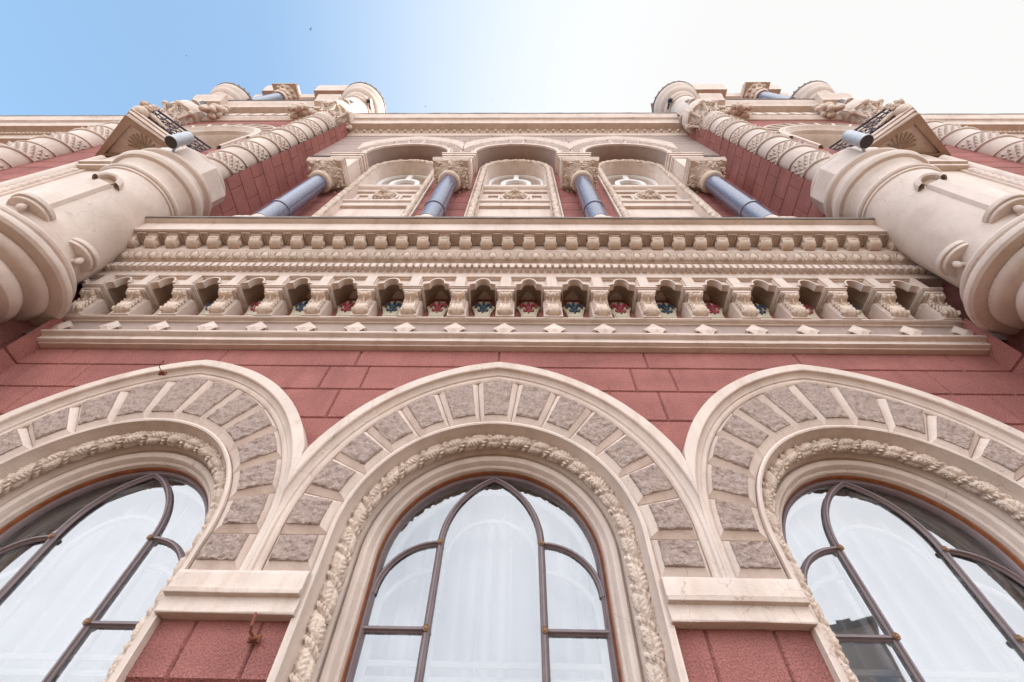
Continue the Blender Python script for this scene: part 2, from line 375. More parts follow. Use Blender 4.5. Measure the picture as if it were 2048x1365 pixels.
def pointed(cx, prof, e, z0, leg, n=26, clampx=None, mb=None, jit=.002):
    """(R,p) profile on the two arcs of a slightly pointed arch (centres at -/+ e)"""
    path = []
    for sgn in (-1, 1):
        rng = range(n+1) if sgn == -1 else range(n, -1, -1)
        for i in rng: path.append((sgn, i/n))
    k = len(prof); vs = []; rows = []
    def pt(sgn, t, r):
        # t=0 foot, t=1 crown
        a = t*math.acos(e/r)
        x = -e+r*math.cos(a); z = r*math.sin(a)
        if clampx is not None: x = min(x, clampx)
        return sgn*x, z
    # left foot leg
    seq = [('L', -1)]+[(s_, t) for s_, t in path]+[('L', 1)]
    for i, (s_, t) in enumerate(seq):
        for j, (r, p) in enumerate(prof):
            a = noise.noise(Vector((i*.4+cx*5, j*2.3, 3.3)))*jit
            sg_, tt = (t, 0) if s_ == 'L' else (s_, t)
            x, z = pt(sg_, tt, r)
            if clampx is not None:
                ua = -e+r*math.cos(tt*math.acos(e/r))
                if ua > clampx:            # cut by the mitre plane: stay where the profile crosses it
                    for jj in range(1, j+1):
                        r1, p1 = prof[jj]; u1 = -e+r1*math.cos(tt*math.acos(e/r1))
                        if u1 > clampx:
                            r0_, p0_ = prof[jj-1]; u0_ = -e+r0_*math.cos(tt*math.acos(e/r0_)); f_ = (clampx-u0_)/max(1e-6, u1-u0_)
                            rr_ = r0_+(r1-r0_)*f_; p = p0_+(p1-p0_)*f_; x, z = pt(sg_, tt, rr_); x = sg_*clampx; break
                    a = 0
            if s_ == 'L': vs.append((cx+x, p, z0-leg))
            else: vs.append((cx+x, p+a, z0+z+a))
    fs = [(i*k+j, i*k+j+1, (i+1)*k+j+1, (i+1)*k+j) for i in range(len(seq)-1) for j in range(k-1)]
    mb.add(vs, fs)
def rope(mb, cx, r0, p0, rr, leg, per=.177, n_v=20, step=.0085, z0=0, twist=1.0):
    """twisted band of leaves with beads between them"""
    L = PI*r0; tot = L+2*leg; n = int(tot/step); vs = []
    for i in range(n+1):
        u = tot*i/n
        if u < leg: c = (cx-r0, z0-leg+u); d = (-1, 0)
        elif u > leg+L: c = (cx+r0, z0-(u-leg-L)); d = (1, 0)
        else:
            a = PI*(1-(u-leg)/L); d = (math.cos(a), math.sin(a)); c = (cx+r0*d[0], z0+r0*d[1])
        for j in range(n_v):
            th = 2*PI*j/n_v                    # 0 = outwards in radius, pi/2 = towards street
            vth = th/(2*PI)
            t = (u/per+twist*vth) % 1.0; ip = math.floor(u/per+twist*vth)
            if t < .23:
                q = (t-.115)/.115; bead = abs(math.cos(vth*PI*12+ip))
                h = .95*math.sqrt(max(0, 1-q*q))*(bead**.7)-.42
            elif t < .285: h = .50*math.sin(PI*(t-.23)/.055)**.7-.40
            elif t > .965: h = .5*math.sin(PI*(t-.965)/.035)**.7-.35
            else:
                s_ = (t-.285)/.68
                w_ = ((vth*4+.5*(ip % 2)) % 1.0)-.5            # across one leaf
                vein = abs(math.sin((s_*4.2-abs(w_)*3.4)*PI))**.6
                tip = 1 if s_ < .72 else max(0., 1-(s_-.72)/.28-abs(w_)*.9)
                h = -.28+(.42+.45*vein)*min(1, s_*5)**.5*(1-.75*(2*abs(w_))**3)*(tip**.5)
                h += .10*noise.noise(Vector((u*40, j*.9, cx)))
            rad_ = rr*(.86+h*.50)
            a_ = rad_*math.cos(th); b_ = rad_*math.sin(th)
            vs.append((c[0]+d[0]*a_, p0+b_, c[1]+d[1]*a_))
    k = n_v
    fs = [(i*k+j, i*k+(j+1) % k, (i+1)*k+(j+1) % k, (i+1)*k+j) for i in range(n) for j in range(k)]
    mb.add(vs, fs)
RP, EP = 1.565, .25            # outer arc of the voussoirs
def rout(a):
    c = abs(math.cos(a)); return -EP*c+math.sqrt(RP*RP-EP*EP*math.sin(a)**2)
def voussoir(fn, ma=.0, seed=0, nn=26):
    """fn(s,t)->(x,z) patch; bevelled cream border + rough panel. returns (cream MB, rock MB)"""
    a = MB(); vs = []; ring = [(0,0),(1,0),(1,1),(0,1)]
    def at(s, t, p): x, z = fn(s, t); return (x, p, z)
    # widths in s and t of the bevel
    (x0, z0), (x1, z1) = fn(0, .5), fn(1, .5); ws = math.hypot(x1-x0, z1-z0)
    (x0, z0), (x1, z1) = fn(.5, 0), fn(.5, 1); wt = math.hypot(x1-x0, z1-z0)
    bs = .042/ws; bt0 = .068/wt; bt1 = .035/wt
    K = 6
    def loop(ds0, ds1, dt0, dt1, p):
        q = []
        for i in range(K): q.append(at(ds0+(1-ds0-ds1)*i/K, dt0, p))
        for i in range(K): q.append(at(1-ds1, dt0+(1-dt0-dt1)*i/K, p))
        for i in range(K): q.append(at(1-ds1-(1-ds0-ds1)*i/K, 1-dt1, p))
        for i in range(K): q.append(at(ds0, 1-dt1-(1-dt0-dt1)*i/K, p))
        return q
    e = .003
    loops = [loop(0, 0, 0, 0, -.045), loop(e/ws, e/ws, e/wt, e/wt, -.03), loop(bs*.25, bs*.25, bt0*.2, bt1*.3, -.022), loop(bs, bs, bt0, bt1, .012), loop(bs*1.05, bs*1.05, bt0*1.05, bt1*1.05, -.02)]
    k = 4*K
    for i, lp in enumerate(loops): vs += lp
    fs = [(i*k+j, i*k+(j+1) % k, (i+1)*k+(j+1) % k, (i+1)*k+j) for i in range(len(loops)-1) for j in range(k)]
    a.add(vs, fs)
    r = MB(); vs = []; m_ = .97
    s0, s1, t0, t1 = bs*m_, 1-bs*m_, bt0*m_, 1-bt1*m_
    for i in range(nn+1):
        for j in range(nn+1):
            s = s0+(s1-s0)*i/nn; t = t0+(t1-t0)*j/nn; x, z = fn(s, t)
            ed = min(i, j, nn-i, nn-j)
            h = noise.fractal(Vector((x*13+seed, z*13, seed*1.7)), 1.0, 2.1, 5)
            h2 = noise.noise(Vector((x*26, z*26, seed)))
            h3 = noise.noise(Vector((x*55, z*55, seed+3))); cell = noise.voronoi(Vector((x*20+seed*3, z*20, seed)))[0][0]
            p = .026+.013*h+.008*h2+.005*h3-.012*max(0, .35-cell)
            if ed == 0: p = .020+.006*h2; x += .002*noise.noise(Vector((x*60, z*60, 1))); z += .003*noise.noise(Vector((x*50, z*50, 5)))
            vs.append((x, p, z))
    fs = [(i*(nn+1)+j, (i+1)*(nn+1)+j, (i+1)*(nn+1)+j+1, i*(nn+1)+j+1) for i in range(nn) for j in range(nn)]
    # skirt back to the bevel
    bd = [i*(nn+1) for i in range(nn+1)]+[nn*(nn+1)+j for j in range(1, nn+1)]+[i*(nn+1)+nn for i in range(nn-1, -1, -1)]+[j for j in range(nn-1, 0, -1)]
    base = len(vs); vs += [(vs[i][0], -.02, vs[i][2]) for i in bd]; q = len(bd)
    fs += [(bd[i], bd[(i+1) % q], base+(i+1) % q, base+i) for i in range(q)]
    r.add(vs, fs)
    return a, r
# ------------------------------------------------------------------ big windows
LEG = 1.62
def big_window(b):
    cx = b*W
    side = {-1: 'left', 0: 'middle', 1: 'right'}[b]
    # archivolt mouldings: lip, cove, back of rope, bead, flat, timber
    mb = MB()
    arch_sweep(mb, cx, [(1.0,-.03),(1.0,.0),(.985,.006),(.972,0),(.968,-.045),(.955,-.10),(.935,-.145),(.90,-.19),(.865,-.225),(.858,-.255),(.850,-.235),(.838,-.222),(.818,-.222),(.800,-.232),(.790,-.252),(.784,-.275),(.778,-.272),(.766,-.285),(.762,-.315)], leg=LEG, n=56, jit=.0022)
    av = mb.build('arch_moulding', 'cream', B, sharp=28)
    mb = MB(); rope(mb, cx, .908, -.132, .053, LEG, n_v=44, step=.0048)
    child(mb.build('leaf_rope_moulding', 'cream2', av, sharp=50), av)
    # voussoirs
    for k in range(13):
        a0, a1 = PI*(1-k/13), PI*(1-(k+1)/13)
        def fn(s, t, a0=a0, a1=a1):
            a = a0+(a1-a0)*s; r = 1.0+(rout(a)-1.0)*t
            return cx+r*math.cos(a), r*math.sin(a)
        A, Rk = voussoir(fn, seed=k+b*20)
        o = A.build('voussoir', 'cream', B, sharp=18)
        Rk.build('rough_panel', 'rock', o, sharp=60)
    for sg in (-1, 1):
        def fn(s, t, sg=sg):
            x = cx+sg*(1.0+(RP-EP-1.0)*(s if sg == 1 else 1-s)); return x, -.265+.265*t
        A, Rk = voussoir(fn, seed=sg*3+b*20+50)
        o = A.build('voussoir', 'cream', B, sharp=18); Rk.build('rough_panel', 'rock', o, sharp=60)
    # hood mould
    mb = MB()
    pointed(cx, [(RP-.005,-.05),(RP-.005,-.012),(RP+.006,0),(RP+.020,.004),(RP+.034,.0),(RP+.040,.014),(RP+.062,.022),(RP+.078,.040),(RP+.082,.066),(RP+.09,.072),(RP+.165,.072),(RP+.170,.066),(RP+.170,-.06)], EP, 0, .27, clampx=W/2-.0005, mb=mb)
    mb.build('hood_mould', 'cream', B, sharp=30)
    # timber lining
    mb = MB(); arch_sweep(mb, cx, [(.765,-.300),(.765,-.318),(.758,-.322),(.752,-.345),(.750,-.40)], leg=LEG, n=56)
    wn = mb.build('arched_window', 'wood', B, sharp=30)
    tag(wn, 'big arched window, %s of the row at street level' % side)
    # glazing frame
    mb = MB(); arch_sweep(mb, cx, [(.752,-.40),(.752,-.352),(.742,-.345),(.735,-.352),(.728,-.350),(.720,-.360),(.716,-.40)], leg=LEG, n=56)
    def bar(path, w_=.017, d_=.023):
        mb.tube(path, (d_, w_), 10); 
        mb.tube([(x, p+.018, z) for x, p, z in path], .0105, 6)
    pm = -.372
    for sg in (-1, 1):
        x_ = cx+sg*.352
        pth = [(x_, pm, -1.7), (x_, pm, -.9), (x_, pm, -.3), (x_, pm, .165)]
        # pointed head: arc from (.352,.17) to (0,.725)
        hx, hz = .352, .555; rr = (hx*hx+hz*hz)/(2*hx)
        for i in range(1, 15):
            a = i/14*math.asin(hz/rr); pth.append((cx+sg*(hx-rr+rr*math.cos(a)), pm, .17+rr*math.sin(a)))
        bar(pth)
        # quarter arch to the side
        pth = []
        for i in range(13):
            a = PI/2*i/12; pth.append((cx+sg*(.352+.378*math.sin(a)), pm-.002, -.185+.355*math.cos(a)))
        bar(pth, .0155, .021)
        for z_ in (-.39, -1.0): bar([(x_, pm-.003, z_), (cx+sg*.735, pm-.003, z_)], .0155, .021)
    fr = child(mb.build('window_frame', 'frame', wn, sharp=40), wn)
    for sg in (-1, 1):
        for z_ in (.165, -.39, -1.0):
            q = MB(); 
            prof = [(.0, 0), (.019, 0), (.022, .005), (.018, .010), (.012, .008), (.008, .013), (0, .014)]
            vs = []; kk = 12
            for r_, h_ in prof:
                for i in range(kk):
                    a = 2*PI*i/kk; vs.append((cx+sg*.352+r_*math.cos(a), pm+.026+h_, z_+r_*math.sin(a)))
            q.add(vs, [(j*kk+i, j*kk+(i+1) % kk, (j+1)*kk+(i+1) % kk, (j+1)*kk+i) for j in range(len(prof)-1) for i in range(kk)])
            q.build('rosette', 'bronze', wn)
    # glass
    def filled(rr, p, zb=-1.6):
        q = MB(); n_ = 32; pts = [(cx-rr, zb)]+[(cx-rr*math.cos(PI*i/n_), rr*math.sin(PI*i/n_)) for i in range(n_+1)]+[(cx+rr, zb)]
        q.add([(x, p, z) for x, z in pts], [tuple(range(len(pts)))]); return q
    filled(.735, -.385).build('pane', 'glass', wn)
    # inner casement
    q = MB(); pi = -.50
    for sg in (-1, 1):
        q.tube([(cx+sg*.33, pi, -1.6), (cx+sg*.33, pi, .1)]+[(cx+sg*.33*math.cos(PI/2*i/8), pi, .1+.33*math.sin(PI/2*i/8)) for i in range(1, 9)], (.02, .022), 8)
        q.tube([(cx+sg*(.33+.4*math.sin(PI/2*i/8)), pi, -.3+.35*math.cos(PI/2*i/8)) for i in range(9)], (.02, .018), 8)
    arch_sweep(q, cx, [(.74,pi-.02),(.74,pi+.02),(.69,pi+.02),(.69,pi-.02)], leg=LEG-.05, n=40)
    for z_ in (-.52, -.60, -1.1): q.tube([(cx-.72, pi, z_), (cx+.72, pi, z_)], (.02, .016), 8)
    q.build('inner_casement', 'white', wn)
    # curtain with folds
    q = MB(); n_ = 150; zt = [-1.7, -1.2, -.7, -.3, .1, .5, .9]
    vs = []
    for z_ in zt:
        for i in range(n_+1):
            x = -1.0+2.0*i/n_; ph = x*38+5*noise.noise(Vector((x*3, b*7, 0)))+.5*z_
            vs.append((cx+x+.01*math.cos(ph), -.70+.040*math.sin(ph)+.02*noise.noise(Vector((x*6, z_*.6, b))), z_))
    q.add(vs, [(j*(n_+1)+i, j*(n_+1)+i+1, (j+1)*(n_+1)+i+1, (j+1)*(n_+1)+i) for j in range(len(zt)-1) for i in range(n_)])
    q.build('curtain', 'curtain', wn, sharp=80)
    # room box behind
    q = MB(); q.box(cx-1.3, cx+1.3, -2.2, -.42, -1.9, 1.35)
    q.f = [f for i, f in enumerate(q.f) if i != 4]      # open towards the street
    q.build('room_shell', 'darkroom', wn)
    q = MB(); q.prismx([(-.45,-1.72),(-.02,-1.72),(.03,-1.70),(.03,-1.64),(-.02,-1.62),(-.45,-1.58)], cx-.99, cx+.99)
    q.build('sill', 'cream', wn, bevel=.006)
for b in (-1, 0, 1): big_window(b)
# imposts at the four piers, and the jamb strips
for i, (x0, x1) in enumerate([(-4.12, -W-.965), (-W+1.0-.002, -1.0+.002), (1.0-.002, W-1.0+.002), (W+.965, 4.12)]):
    q = MB(); q.prismx([(-.08,-.50),(.025,-.50),(.03,-.492),(.018,-.44),(.022,-.412),(.055,-.406),(.058,-.385),(.060,-.378),(.044,-.374),(.042,-.290),(.030,-.268),(-.08,-.268)], x0, x1, step=.12, jit=.004)
    q.build('impost', 'cream', B, sharp=25, bevel=.003)
    if i in (0, 3):                        # seam beside the outer arches
        pass
# jambs below the imposts: edge band that the archivolt legs stand in
for b in (-1, 0, 1):
    for sg in (-1, 1):
        q = MB(); x_ = b*W+sg*1.0; q.box(min(x_, x_+sg*.012), max(x_, x_+sg*.012), -.06, .0, -1.7, -.505)
        q.build('jamb_band', 'cream', B)
# ------------------------------------------------------------------ ledge with arrow ornaments
LX0, LX1 = XL-.0, XR+.0
q = MB(); q.prismx([(-.1,2.055),(.010,2.055),(.015,2.065),(.040,2.072),(.055,2.078),(.055,2.118),(.050,2.124),(.053,2.132),(.078,2.142),(.096,2.152),(.102,2.162),(.101,2.180),(.092,2.188),(.04,2.215),(-.1,2.215)], LX0, LX1, step=.14, jit=.0035)
q.build('ledge', 'cream', B, sharp=25)
sheet([R(XL-.3, XR+.3, 2.20, 2.48, .035)], 'grey_frieze_band', 'grey', B)
q = MB(); q.prismx([(-.1,2.425),(.037,2.425),(.052,2.428),(.056,2.436),(.060,2.440),(.092,2.446),(.104,2.456),(.106,2.468),(.098,2.478),(-.1,2.485)], LX0, LX1, step=.14, jit=.003)
q.build('ledge', 'cream', B, sharp=25)
xa = -.490+CW
q = MB(); q.poly([(0,.20),(.118,.085),(.098,.066),(.078,.078),(.048,.05),(.048,0),(-.048,0),(-.048,.05),(-.078,.078),(-.098,.066),(-.118,.085)], .02, .062)
q.add([(0,.062,.19),(.105,.062,.085),(0,.09,.05),(-.105,.062,.085),(.045,.062,.0),(-.045,.062,.0)], [(0,1,2),(0,2,3),(2,1,4),(3,2,5),(2,4,5)])
arrow0 = q.build('arrow_ornament', 'cream', B, loc=(0,0,2.225), sharp=20)
arrow0['group'] = 'pale arrow-shaped ornaments along the grey band'
for i in range(-8, 11):
    if i == -8: arrow0.location = U(xa+(i-1)*CW+.0, 0, 2.225); continue
    copy(arrow0, B, (xa+(i-1)*CW, 0, 2.225))
# ------------------------------------------------------------------ corbel table
NC = range(-9, 11)
cx0 = xa-CW*0        # corbel i=0 above the arrow at 1009 px
WARP.update(['cornice','lead_flashing','dentil_row','egg_and_dart_moulding','bead_moulding','scroll_bracket','coffer_frame'])
# red wall behind corbels
sheet([R(XL-.5, XR+.5, 2.44, 3.4, -.04)], 'corbel_table_wall', 'red', B)
def scroll(q, w_, prof, nx=12, flute=.006, back=0):
    """S-shaped scroll: front line prof (p,z) swept over the width with flutes"""
    k = len(prof); vs = []
    for i in range(nx+1):
        x = -w_/2+w_*i/nx; t = i/nx
        f_ = flute*(abs(math.sin(t*PI*3))-.6); ed = .35 if i in (0, nx) else 1
        for j, (p, z) in enumerate(prof):
            vs.append((x, p+f_*ed+(-.006 if i in (0, nx) else 0), z))
    vs2 = [(x, back, z) for x, p, z in vs]
    fs = [(i*k+j, (i+1)*k+j, (i+1)*k+j+1, i*k+j+1) for i in range(nx) for j in range(k-1)]
    q.add(vs, fs)
    for i in (0, nx):
        off = i*k; side = [vs[off+j] for j in range(k)]+[(vs[off][0], back, prof[-1][1]), (vs[off][0], back, prof[0][1])]
        # fan as strips to the back plane
        v3 = []
        for j in range(k): v3 += [side[j], (side[j][0], back, side[j][2])]
        q.add(v3, [(2*j, 2*j+2, 2*j+3, 2*j+1) for j in range(k-1)])
def curve(pts, n=4):
    """Catmull-Rom through 2-D points"""
    o = []
    P = [pts[0]]+list(pts)+[pts[-1]]
    for i in range(1, len(P)-2):
        for s in range(n):
            t = s/n; q = []
            for c in (0, 1):
                a, b_, c_, d_ = P[i-1][c], P[i][c], P[i+1][c], P[i+2][c]
                q.append(.5*(2*b_+(c_-a)*t+(2*a-5*b_+4*c_-d_)*t*t+(3*b_-a-3*c_+d_)*t**3))
            o.append(tuple(q))
    o.append(pts[-1]); return o
q = MB()
# body and stepped capital plates
q.box(-.100, .100, -.05, .118, 2.47, 2.84)
q.prismx([(.118,2.52),(.132,2.53),(.132,2.80),(.118,2.81)], -.088, .088)
for (w_, p_, z0_, z1_) in [(.088,.236,2.786,2.797),(.096,.246,2.797,2.836),(.102,.250,2.836,2.842),(.112,.262,2.842,2.856),(.118,.274,2.856,2.878)]:
    q.box(-w_, w_, -.05, p_, z0_, z1_)
cb = q.build('corbel', 'cream', B, loc=(0,0,0), sharp=30, bevel=.0022)
q = MB()
scroll(q, .128, curve([(.17,2.788),(.222,2.786),(.243,2.770),(.244,2.745),(.218,2.726),(.178,2.712),(.163,2.684),(.166,2.645),(.178,2.605),(.183,2.565),(.172,2.525),(.145,2.500),(.118,2.488)], 3), nx=18, flute=.011, back=.09)
for sg in (-1, 1):
    q.ell((sg*.052, .232, 2.762), (.024, .024, .024)); q.ell((sg*.060, .214, 2.752), (.014, .030, .030))
    for t_, (p_, z_) in enumerate([(.168,2.728),(.150,2.705),(.166,2.680),(.148,2.655),(.164,2.630),(.146,2.605),(.160,2.580),(.146,2.555)]):
        q.ell((sg*(.066+.006*(t_ % 2)), p_, z_), (.014, .026, .013), 8, 5, Matrix.Rotation(rad(40), 3, 'X'))
    q.ell((sg*.068, .158, 2.520), (.013, .028, .030)); q.ell((sg*.078, .158, 2.520), (.010, .013, .014))
q.ell((0, .236, 2.766), (.026, .014, .014)); q.tube([(0,.243,2.76),(0,.19,2.712),(0,.174,2.66)], lambda i: .012-.003*i, 6)
child(q.build('scroll', 'cream2', cb, sharp=45), cb)
cb['group'] = 'scroll corbels under the cornice'
# trefoil arcade bay (between two corbels)
q = MB(); h = CW/2
def tref(t_=0.):
    pts = [(.154, 2.876-t_*.6), (.150, 2.906-t_*.0), (.128, 2.925+t_*.5), (.104, 2.932+t_*.7), (.084+t_*.4, 2.934+t_*.3)]
    for i in range(1, 9):
        a = PI/2*i/9; pts.append(((.080+t_*.6)*math.cos(a), 2.950+(.104+t_*.75)*math.sin(a)))
    pts.append((0, 3.054+t_*.75)); return pts
TR = tref(); TRo = tref(.026)
def strip2(A, Bp, p, q):
    n_ = len(A)
    for sg in (-1, 1):
        q.add([(sg*x, p, z) for x, z in A]+[(sg*x, p, z) for x, z in Bp], [(i, i+1, n_+i+1, n_+i) for i in range(n_-1)])
def wallstrip(A, p0, p1, q):
    n_ = len(A)
    for sg in (-1, 1):
        q.add([(sg*x, p0, z) for x, z in A]+[(sg*x, p1, z) for x, z in A], [(i, i+1, n_+i+1, n_+i) for i in range(n_-1)])
wallstrip(TR, .19, .268, q); strip2(TR, TRo, .268, q); wallstrip(TRo, .215, .268, q); strip2(TR, TRo, .19, q)
up_ = [(x, 3.15) for x, z in TRo]; up_[0] = (.215, 2.86); up_[1] = (.215, 2.95); up_[2] = (.215, 3.15)
strip2(TRo, up_, .215, q)
# outer frame: pilaster strips, top rail, inner fillet
for sg in (-1, 1):
    q.box(min(sg*.203, sg*h), max(sg*.203, sg*h), .08, .262, 2.872, 3.145)
    q.box(min(sg*.192, sg*.204), max(sg*.192, sg*.204), .1, .240, 2.872, 3.118)
q.box(-.2035, .2035, .08, .260, 3.122, 3.146); q.box(-.203, .203, .1, .240, 3.110, 3.1235)
bay0 = q.build('trefoil_arch', 'cream', B, sharp=30)
q = MB(); n_ = 14
pr = [(-.156, 2.80), (-.156, 2.86)]+[(-.156*math.cos(PI*i/n_), 2.895+.165*math.sin(PI*i/n_)) for i in range(n_+1)]+[(.156, 2.86), (.156, 2.80)]
vs = []
pl_ = (-.045, .05, .052, .12, .122, .215)
for p_ in pl_:
    dr = .0 if p_ in (.052, .12) else .007
    for x, z in pr: vs.append((x*(1-dr*3), p_, z-dr+.10*(1-p_/.215)*max(0, (z-2.80)/.26)))
k = len(pr)
q.add(vs, [(i*k+j, i*k+j+1, (i+1)*k+j+1, (i+1)*k+j) for i in range(5) for j in range(k-1)])
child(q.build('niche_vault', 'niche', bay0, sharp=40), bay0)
bay0['group'] = 'trefoil arches between the corbels'
# shield with lily
q = MB(); sh = [(-.062,.185),(0,.193),(.062,.185),(.072,.16),(.098,.125),(.132,.098),(.108,.06),(.085,.0),(.078,-.06),(-.078,-.06),(-.085,.0),(-.108,.06),(-.132,.098),(-.098,.125),(-.072,.16)]
q.poly(sh, -.045, -.008); q.poly([(x*.86, z*.88+.012) for x, z in sh], -.03, -.002)
shield0 = q.build('shield', 'shield', B, bevel=.003)
def lily(mt, par, nm):
    q = MB()
    q.ell((0,.01,.128), (.017,.012,.045)); q.ell((0,.016,.10), (.012,.012,.04))
    for sg in (-1, 1):
        pts = [(0,.055),(sg*.02,.085),(sg*.05,.118),(sg*.075,.118),(sg*.088,.098),(sg*.078,.080)]
        q.tube([(x, .008, z) for x, z in curve(pts, 3)], lambda i: .0125+.003*math.sin(i*.4), 8)
        q.ell((sg*.075,.010,.085), (.014,.012,.013)); q.ell((sg*.052,.012,.124), (.018,.012,.013))
        pts = [(0,.055),(sg*.018,.036),(sg*.040,.026),(sg*.052,.040)]
        q.tube([(x, .006, z) for x, z in curve(pts, 3)], .010, 8)
        q.ell((sg*.05,.008,.043), (.011,.010,.010))
    q.ell((0,.012,.060), (.040,.012,.011)); q.ell((0,.008,.02), (.013,.010,.022)); q.tube([(0,.006,.06),(0,.006,.0)], .008, 6)
    return q.build(nm, mt, par, sharp=60)
lily_b = lily('bluepaint', shield0, 'fleur_de_lis')
shield1 = shield0.copy(); C.objects.link(shield1)
lily_r = lily('redpaint', shield1, 'fleur_de_lis')
kids[shield0.name] = [lily_b]; kids[shield1.name] = [lily_r]
shield0['label'] = 'pale shield with a dark blue lily'; shield1['label'] = 'pale shield with a crimson lily'
first = {}
ZSH = 2.735
for s_ in (shield0, shield1): s_.scale = (1.04, 1, 1.48)
for i in NC:
    x = xa+(i-1)*CW+.0
    if i == -9: cb.location = U(x, 0, 0)
    else: copy(cb, B, (x, 0, 0))
    if i < 10:
        xm = x+h
        if i == -9: bay0.location = U(xm, 0, 0)
        else: copy(bay0, B, (xm, 0, 0))
        s_ = shield0 if i % 2 == 0 else shield1
        if s_ not in first: first[s_] = 1; s_.parent = B; s_.location = U(xm, 0, ZSH)
        else: copy(s_, B, (xm, 0, ZSH))
# ------------------------------------------------------------------ main cornice
CX0, CX1 = -5.1, 5.2
q = MB()
q.prismx([(-.06,3.02),(.318,3.02),(.336,3.024),(.336,3.062),(.352,3.078),(.356,3.09),(.356,3.165),(.40,3.172),(.410,3.205),(.412,3.215),(.432,3.24),(.462,3.285),(.486,3.312),(.520,3.322),(.520,3.432),(.690,3.436),(.700,3.430),(.722,3.434),(.724,3.565),(.740,3.575),(.765,3.592),(.785,3.612),(.788,3.625),(-.06,3.66)], CX0, CX1, step=.17, jit=.003)
q.build('cornice', 'cream', B, sharp=25)
q = MB(); q.prismx([(-.06,3.655),(.79,3.618),(.806,3.616),(.812,3.655),(.80,3.670),(-.06,3.72)], CX0, CX1, step=.21, jit=.007)
q.build('lead_flashing', 'lead', B, sharp=30)
q = MB(); dd = CW/6
for i in range(int((CX0+.03)/dd), int((CX1-.03)/dd)+1):
    x = i*dd+.01; j_ = .002*noise.noise(Vector((i*1.7, 0, 0)))
    q.box(x-.0265+j_, x+.0265+j_, .33, .418, 3.094, 3.162)
q.build('dentil_row', 'cream', B, bevel=.003)
q = MB(); ee = CW/3
for i in range(int((CX0+.03)/ee), int((CX1-.03)/ee)+1):
    x = i*ee+.03
    rt_ = Matrix.Rotation(rad(-38), 3, 'X')
    q.ell((x, .452, 3.272), (.045, .036, .052), 12, 8, rt_)
    for sg in (-1, 1):
        pth = [(x+sg*.058*math.cos(t_)*1.10, .452+.034*math.sin(t_)+.012, 3.27+.052*math.sin(t_)) for t_ in [-1.2, -.7, -.2, .3, .8, 1.2]]
        q.tube(pth, .0070, 6)
        q.tube([(x+sg*ee*.43, .478, 3.308), (x+sg*ee*.47, .438, 3.236)], .006, 6)
q.build('egg_and_dart_moulding', 'cream2', B, sharp=60)
q = MB(); bb = ee/3
for i in range(int((CX0+.03)/bb), int((CX1-.03)/bb)+1):
    x = i*bb; q.ell((x, .411, 3.212), (.020, .009, .007) if i % 3 else (.007, .010, .009), 8, 5)
q.tube([(CX0, .411, 3.212), (CX1, .411, 3.212)], .005, 6)
q.build('bead_moulding', 'cream2', B, sharp=60)
# scroll brackets (modillions)
q = MB()
scroll(q, .128, curve([(.50,3.345),(.545,3.338),(.585,3.345),(.612,3.368),(.620,3.396),(.606,3.416),(.622,3.424),(.628,3.436)], 3), nx=10, flute=.003, back=.50)
q.tube([(-.068,.612,3.402),(0,.618,3.398),(.068,.612,3.402)], lambda i: .015 if i != 1 else .020, 10)
for i in range(6): q.ell((-.055+.022*i, .642, 3.424), (.011, .016, .012), 7, 5)
q.tube([(-.064,.628,3.424),(.064,.628,3.424)], .013, 8)
for sg in (-1, 1): q.ell((sg*.066, .56, 3.375), (.010, .034, .026)); q.ell((sg*.072, .56, 3.375), (.010, .014, .012))
mod = q.build('scroll_bracket', 'cream2', B, sharp=45)
mod['group'] = 'small scroll brackets under the main cornice'
q = MB(); hh = CW/4
for s_ in (-1, 1): q.box(hh-.038 if s_ > 0 else hh-.04, hh+.04 if s_ < 0 else hh+.038, .53, .66, 3.40, 3.434) if False else None
# coffer frames between brackets
q.add([(hh-.045,.535,3.4355),(hh+.045,.535,3.4355),(hh+.045,.668,3.4355),(hh-.045,.668,3.4355)], [(0,1,2,3)])
q = MB(); xm_ = CW/4
for (a_, b_, c_, d_) in [(xm_-.052, xm_-.040, .53, .675), (xm_+.040, xm_+.052, .53, .675), (xm_-.040, xm_+.040, .53, .542), (xm_-.040, xm_+.040, .663, .675)]:
    q.box(a_, b_, c_, d_, 3.418, 3.438)
child(q.build('coffer_frame', 'cream', mod), mod)
xm0 = -4.123
for i in range(-2, 38):
    if i == 0: mod.location = U(xm0-CW/2, 0, 0); continue
    copy(mod, B, (xm0+(i-1)*CW/2, 0, 0))
WARP.clear()
for a_, b_ in ((XL-.75, XL-.28), (XR+.28, XR+.75)):
    q = MB(); q.box(a_, b_, -.3, .42, 1.55, 3.95); q.build('pavilion_corner', 'red', B)
# terrace slab behind the cornice
q = MB(); q.box(XL-.4, XR+.4, -.2, .0, 3.3, 3.95); q.build('terrace_edge', 'cream', B)
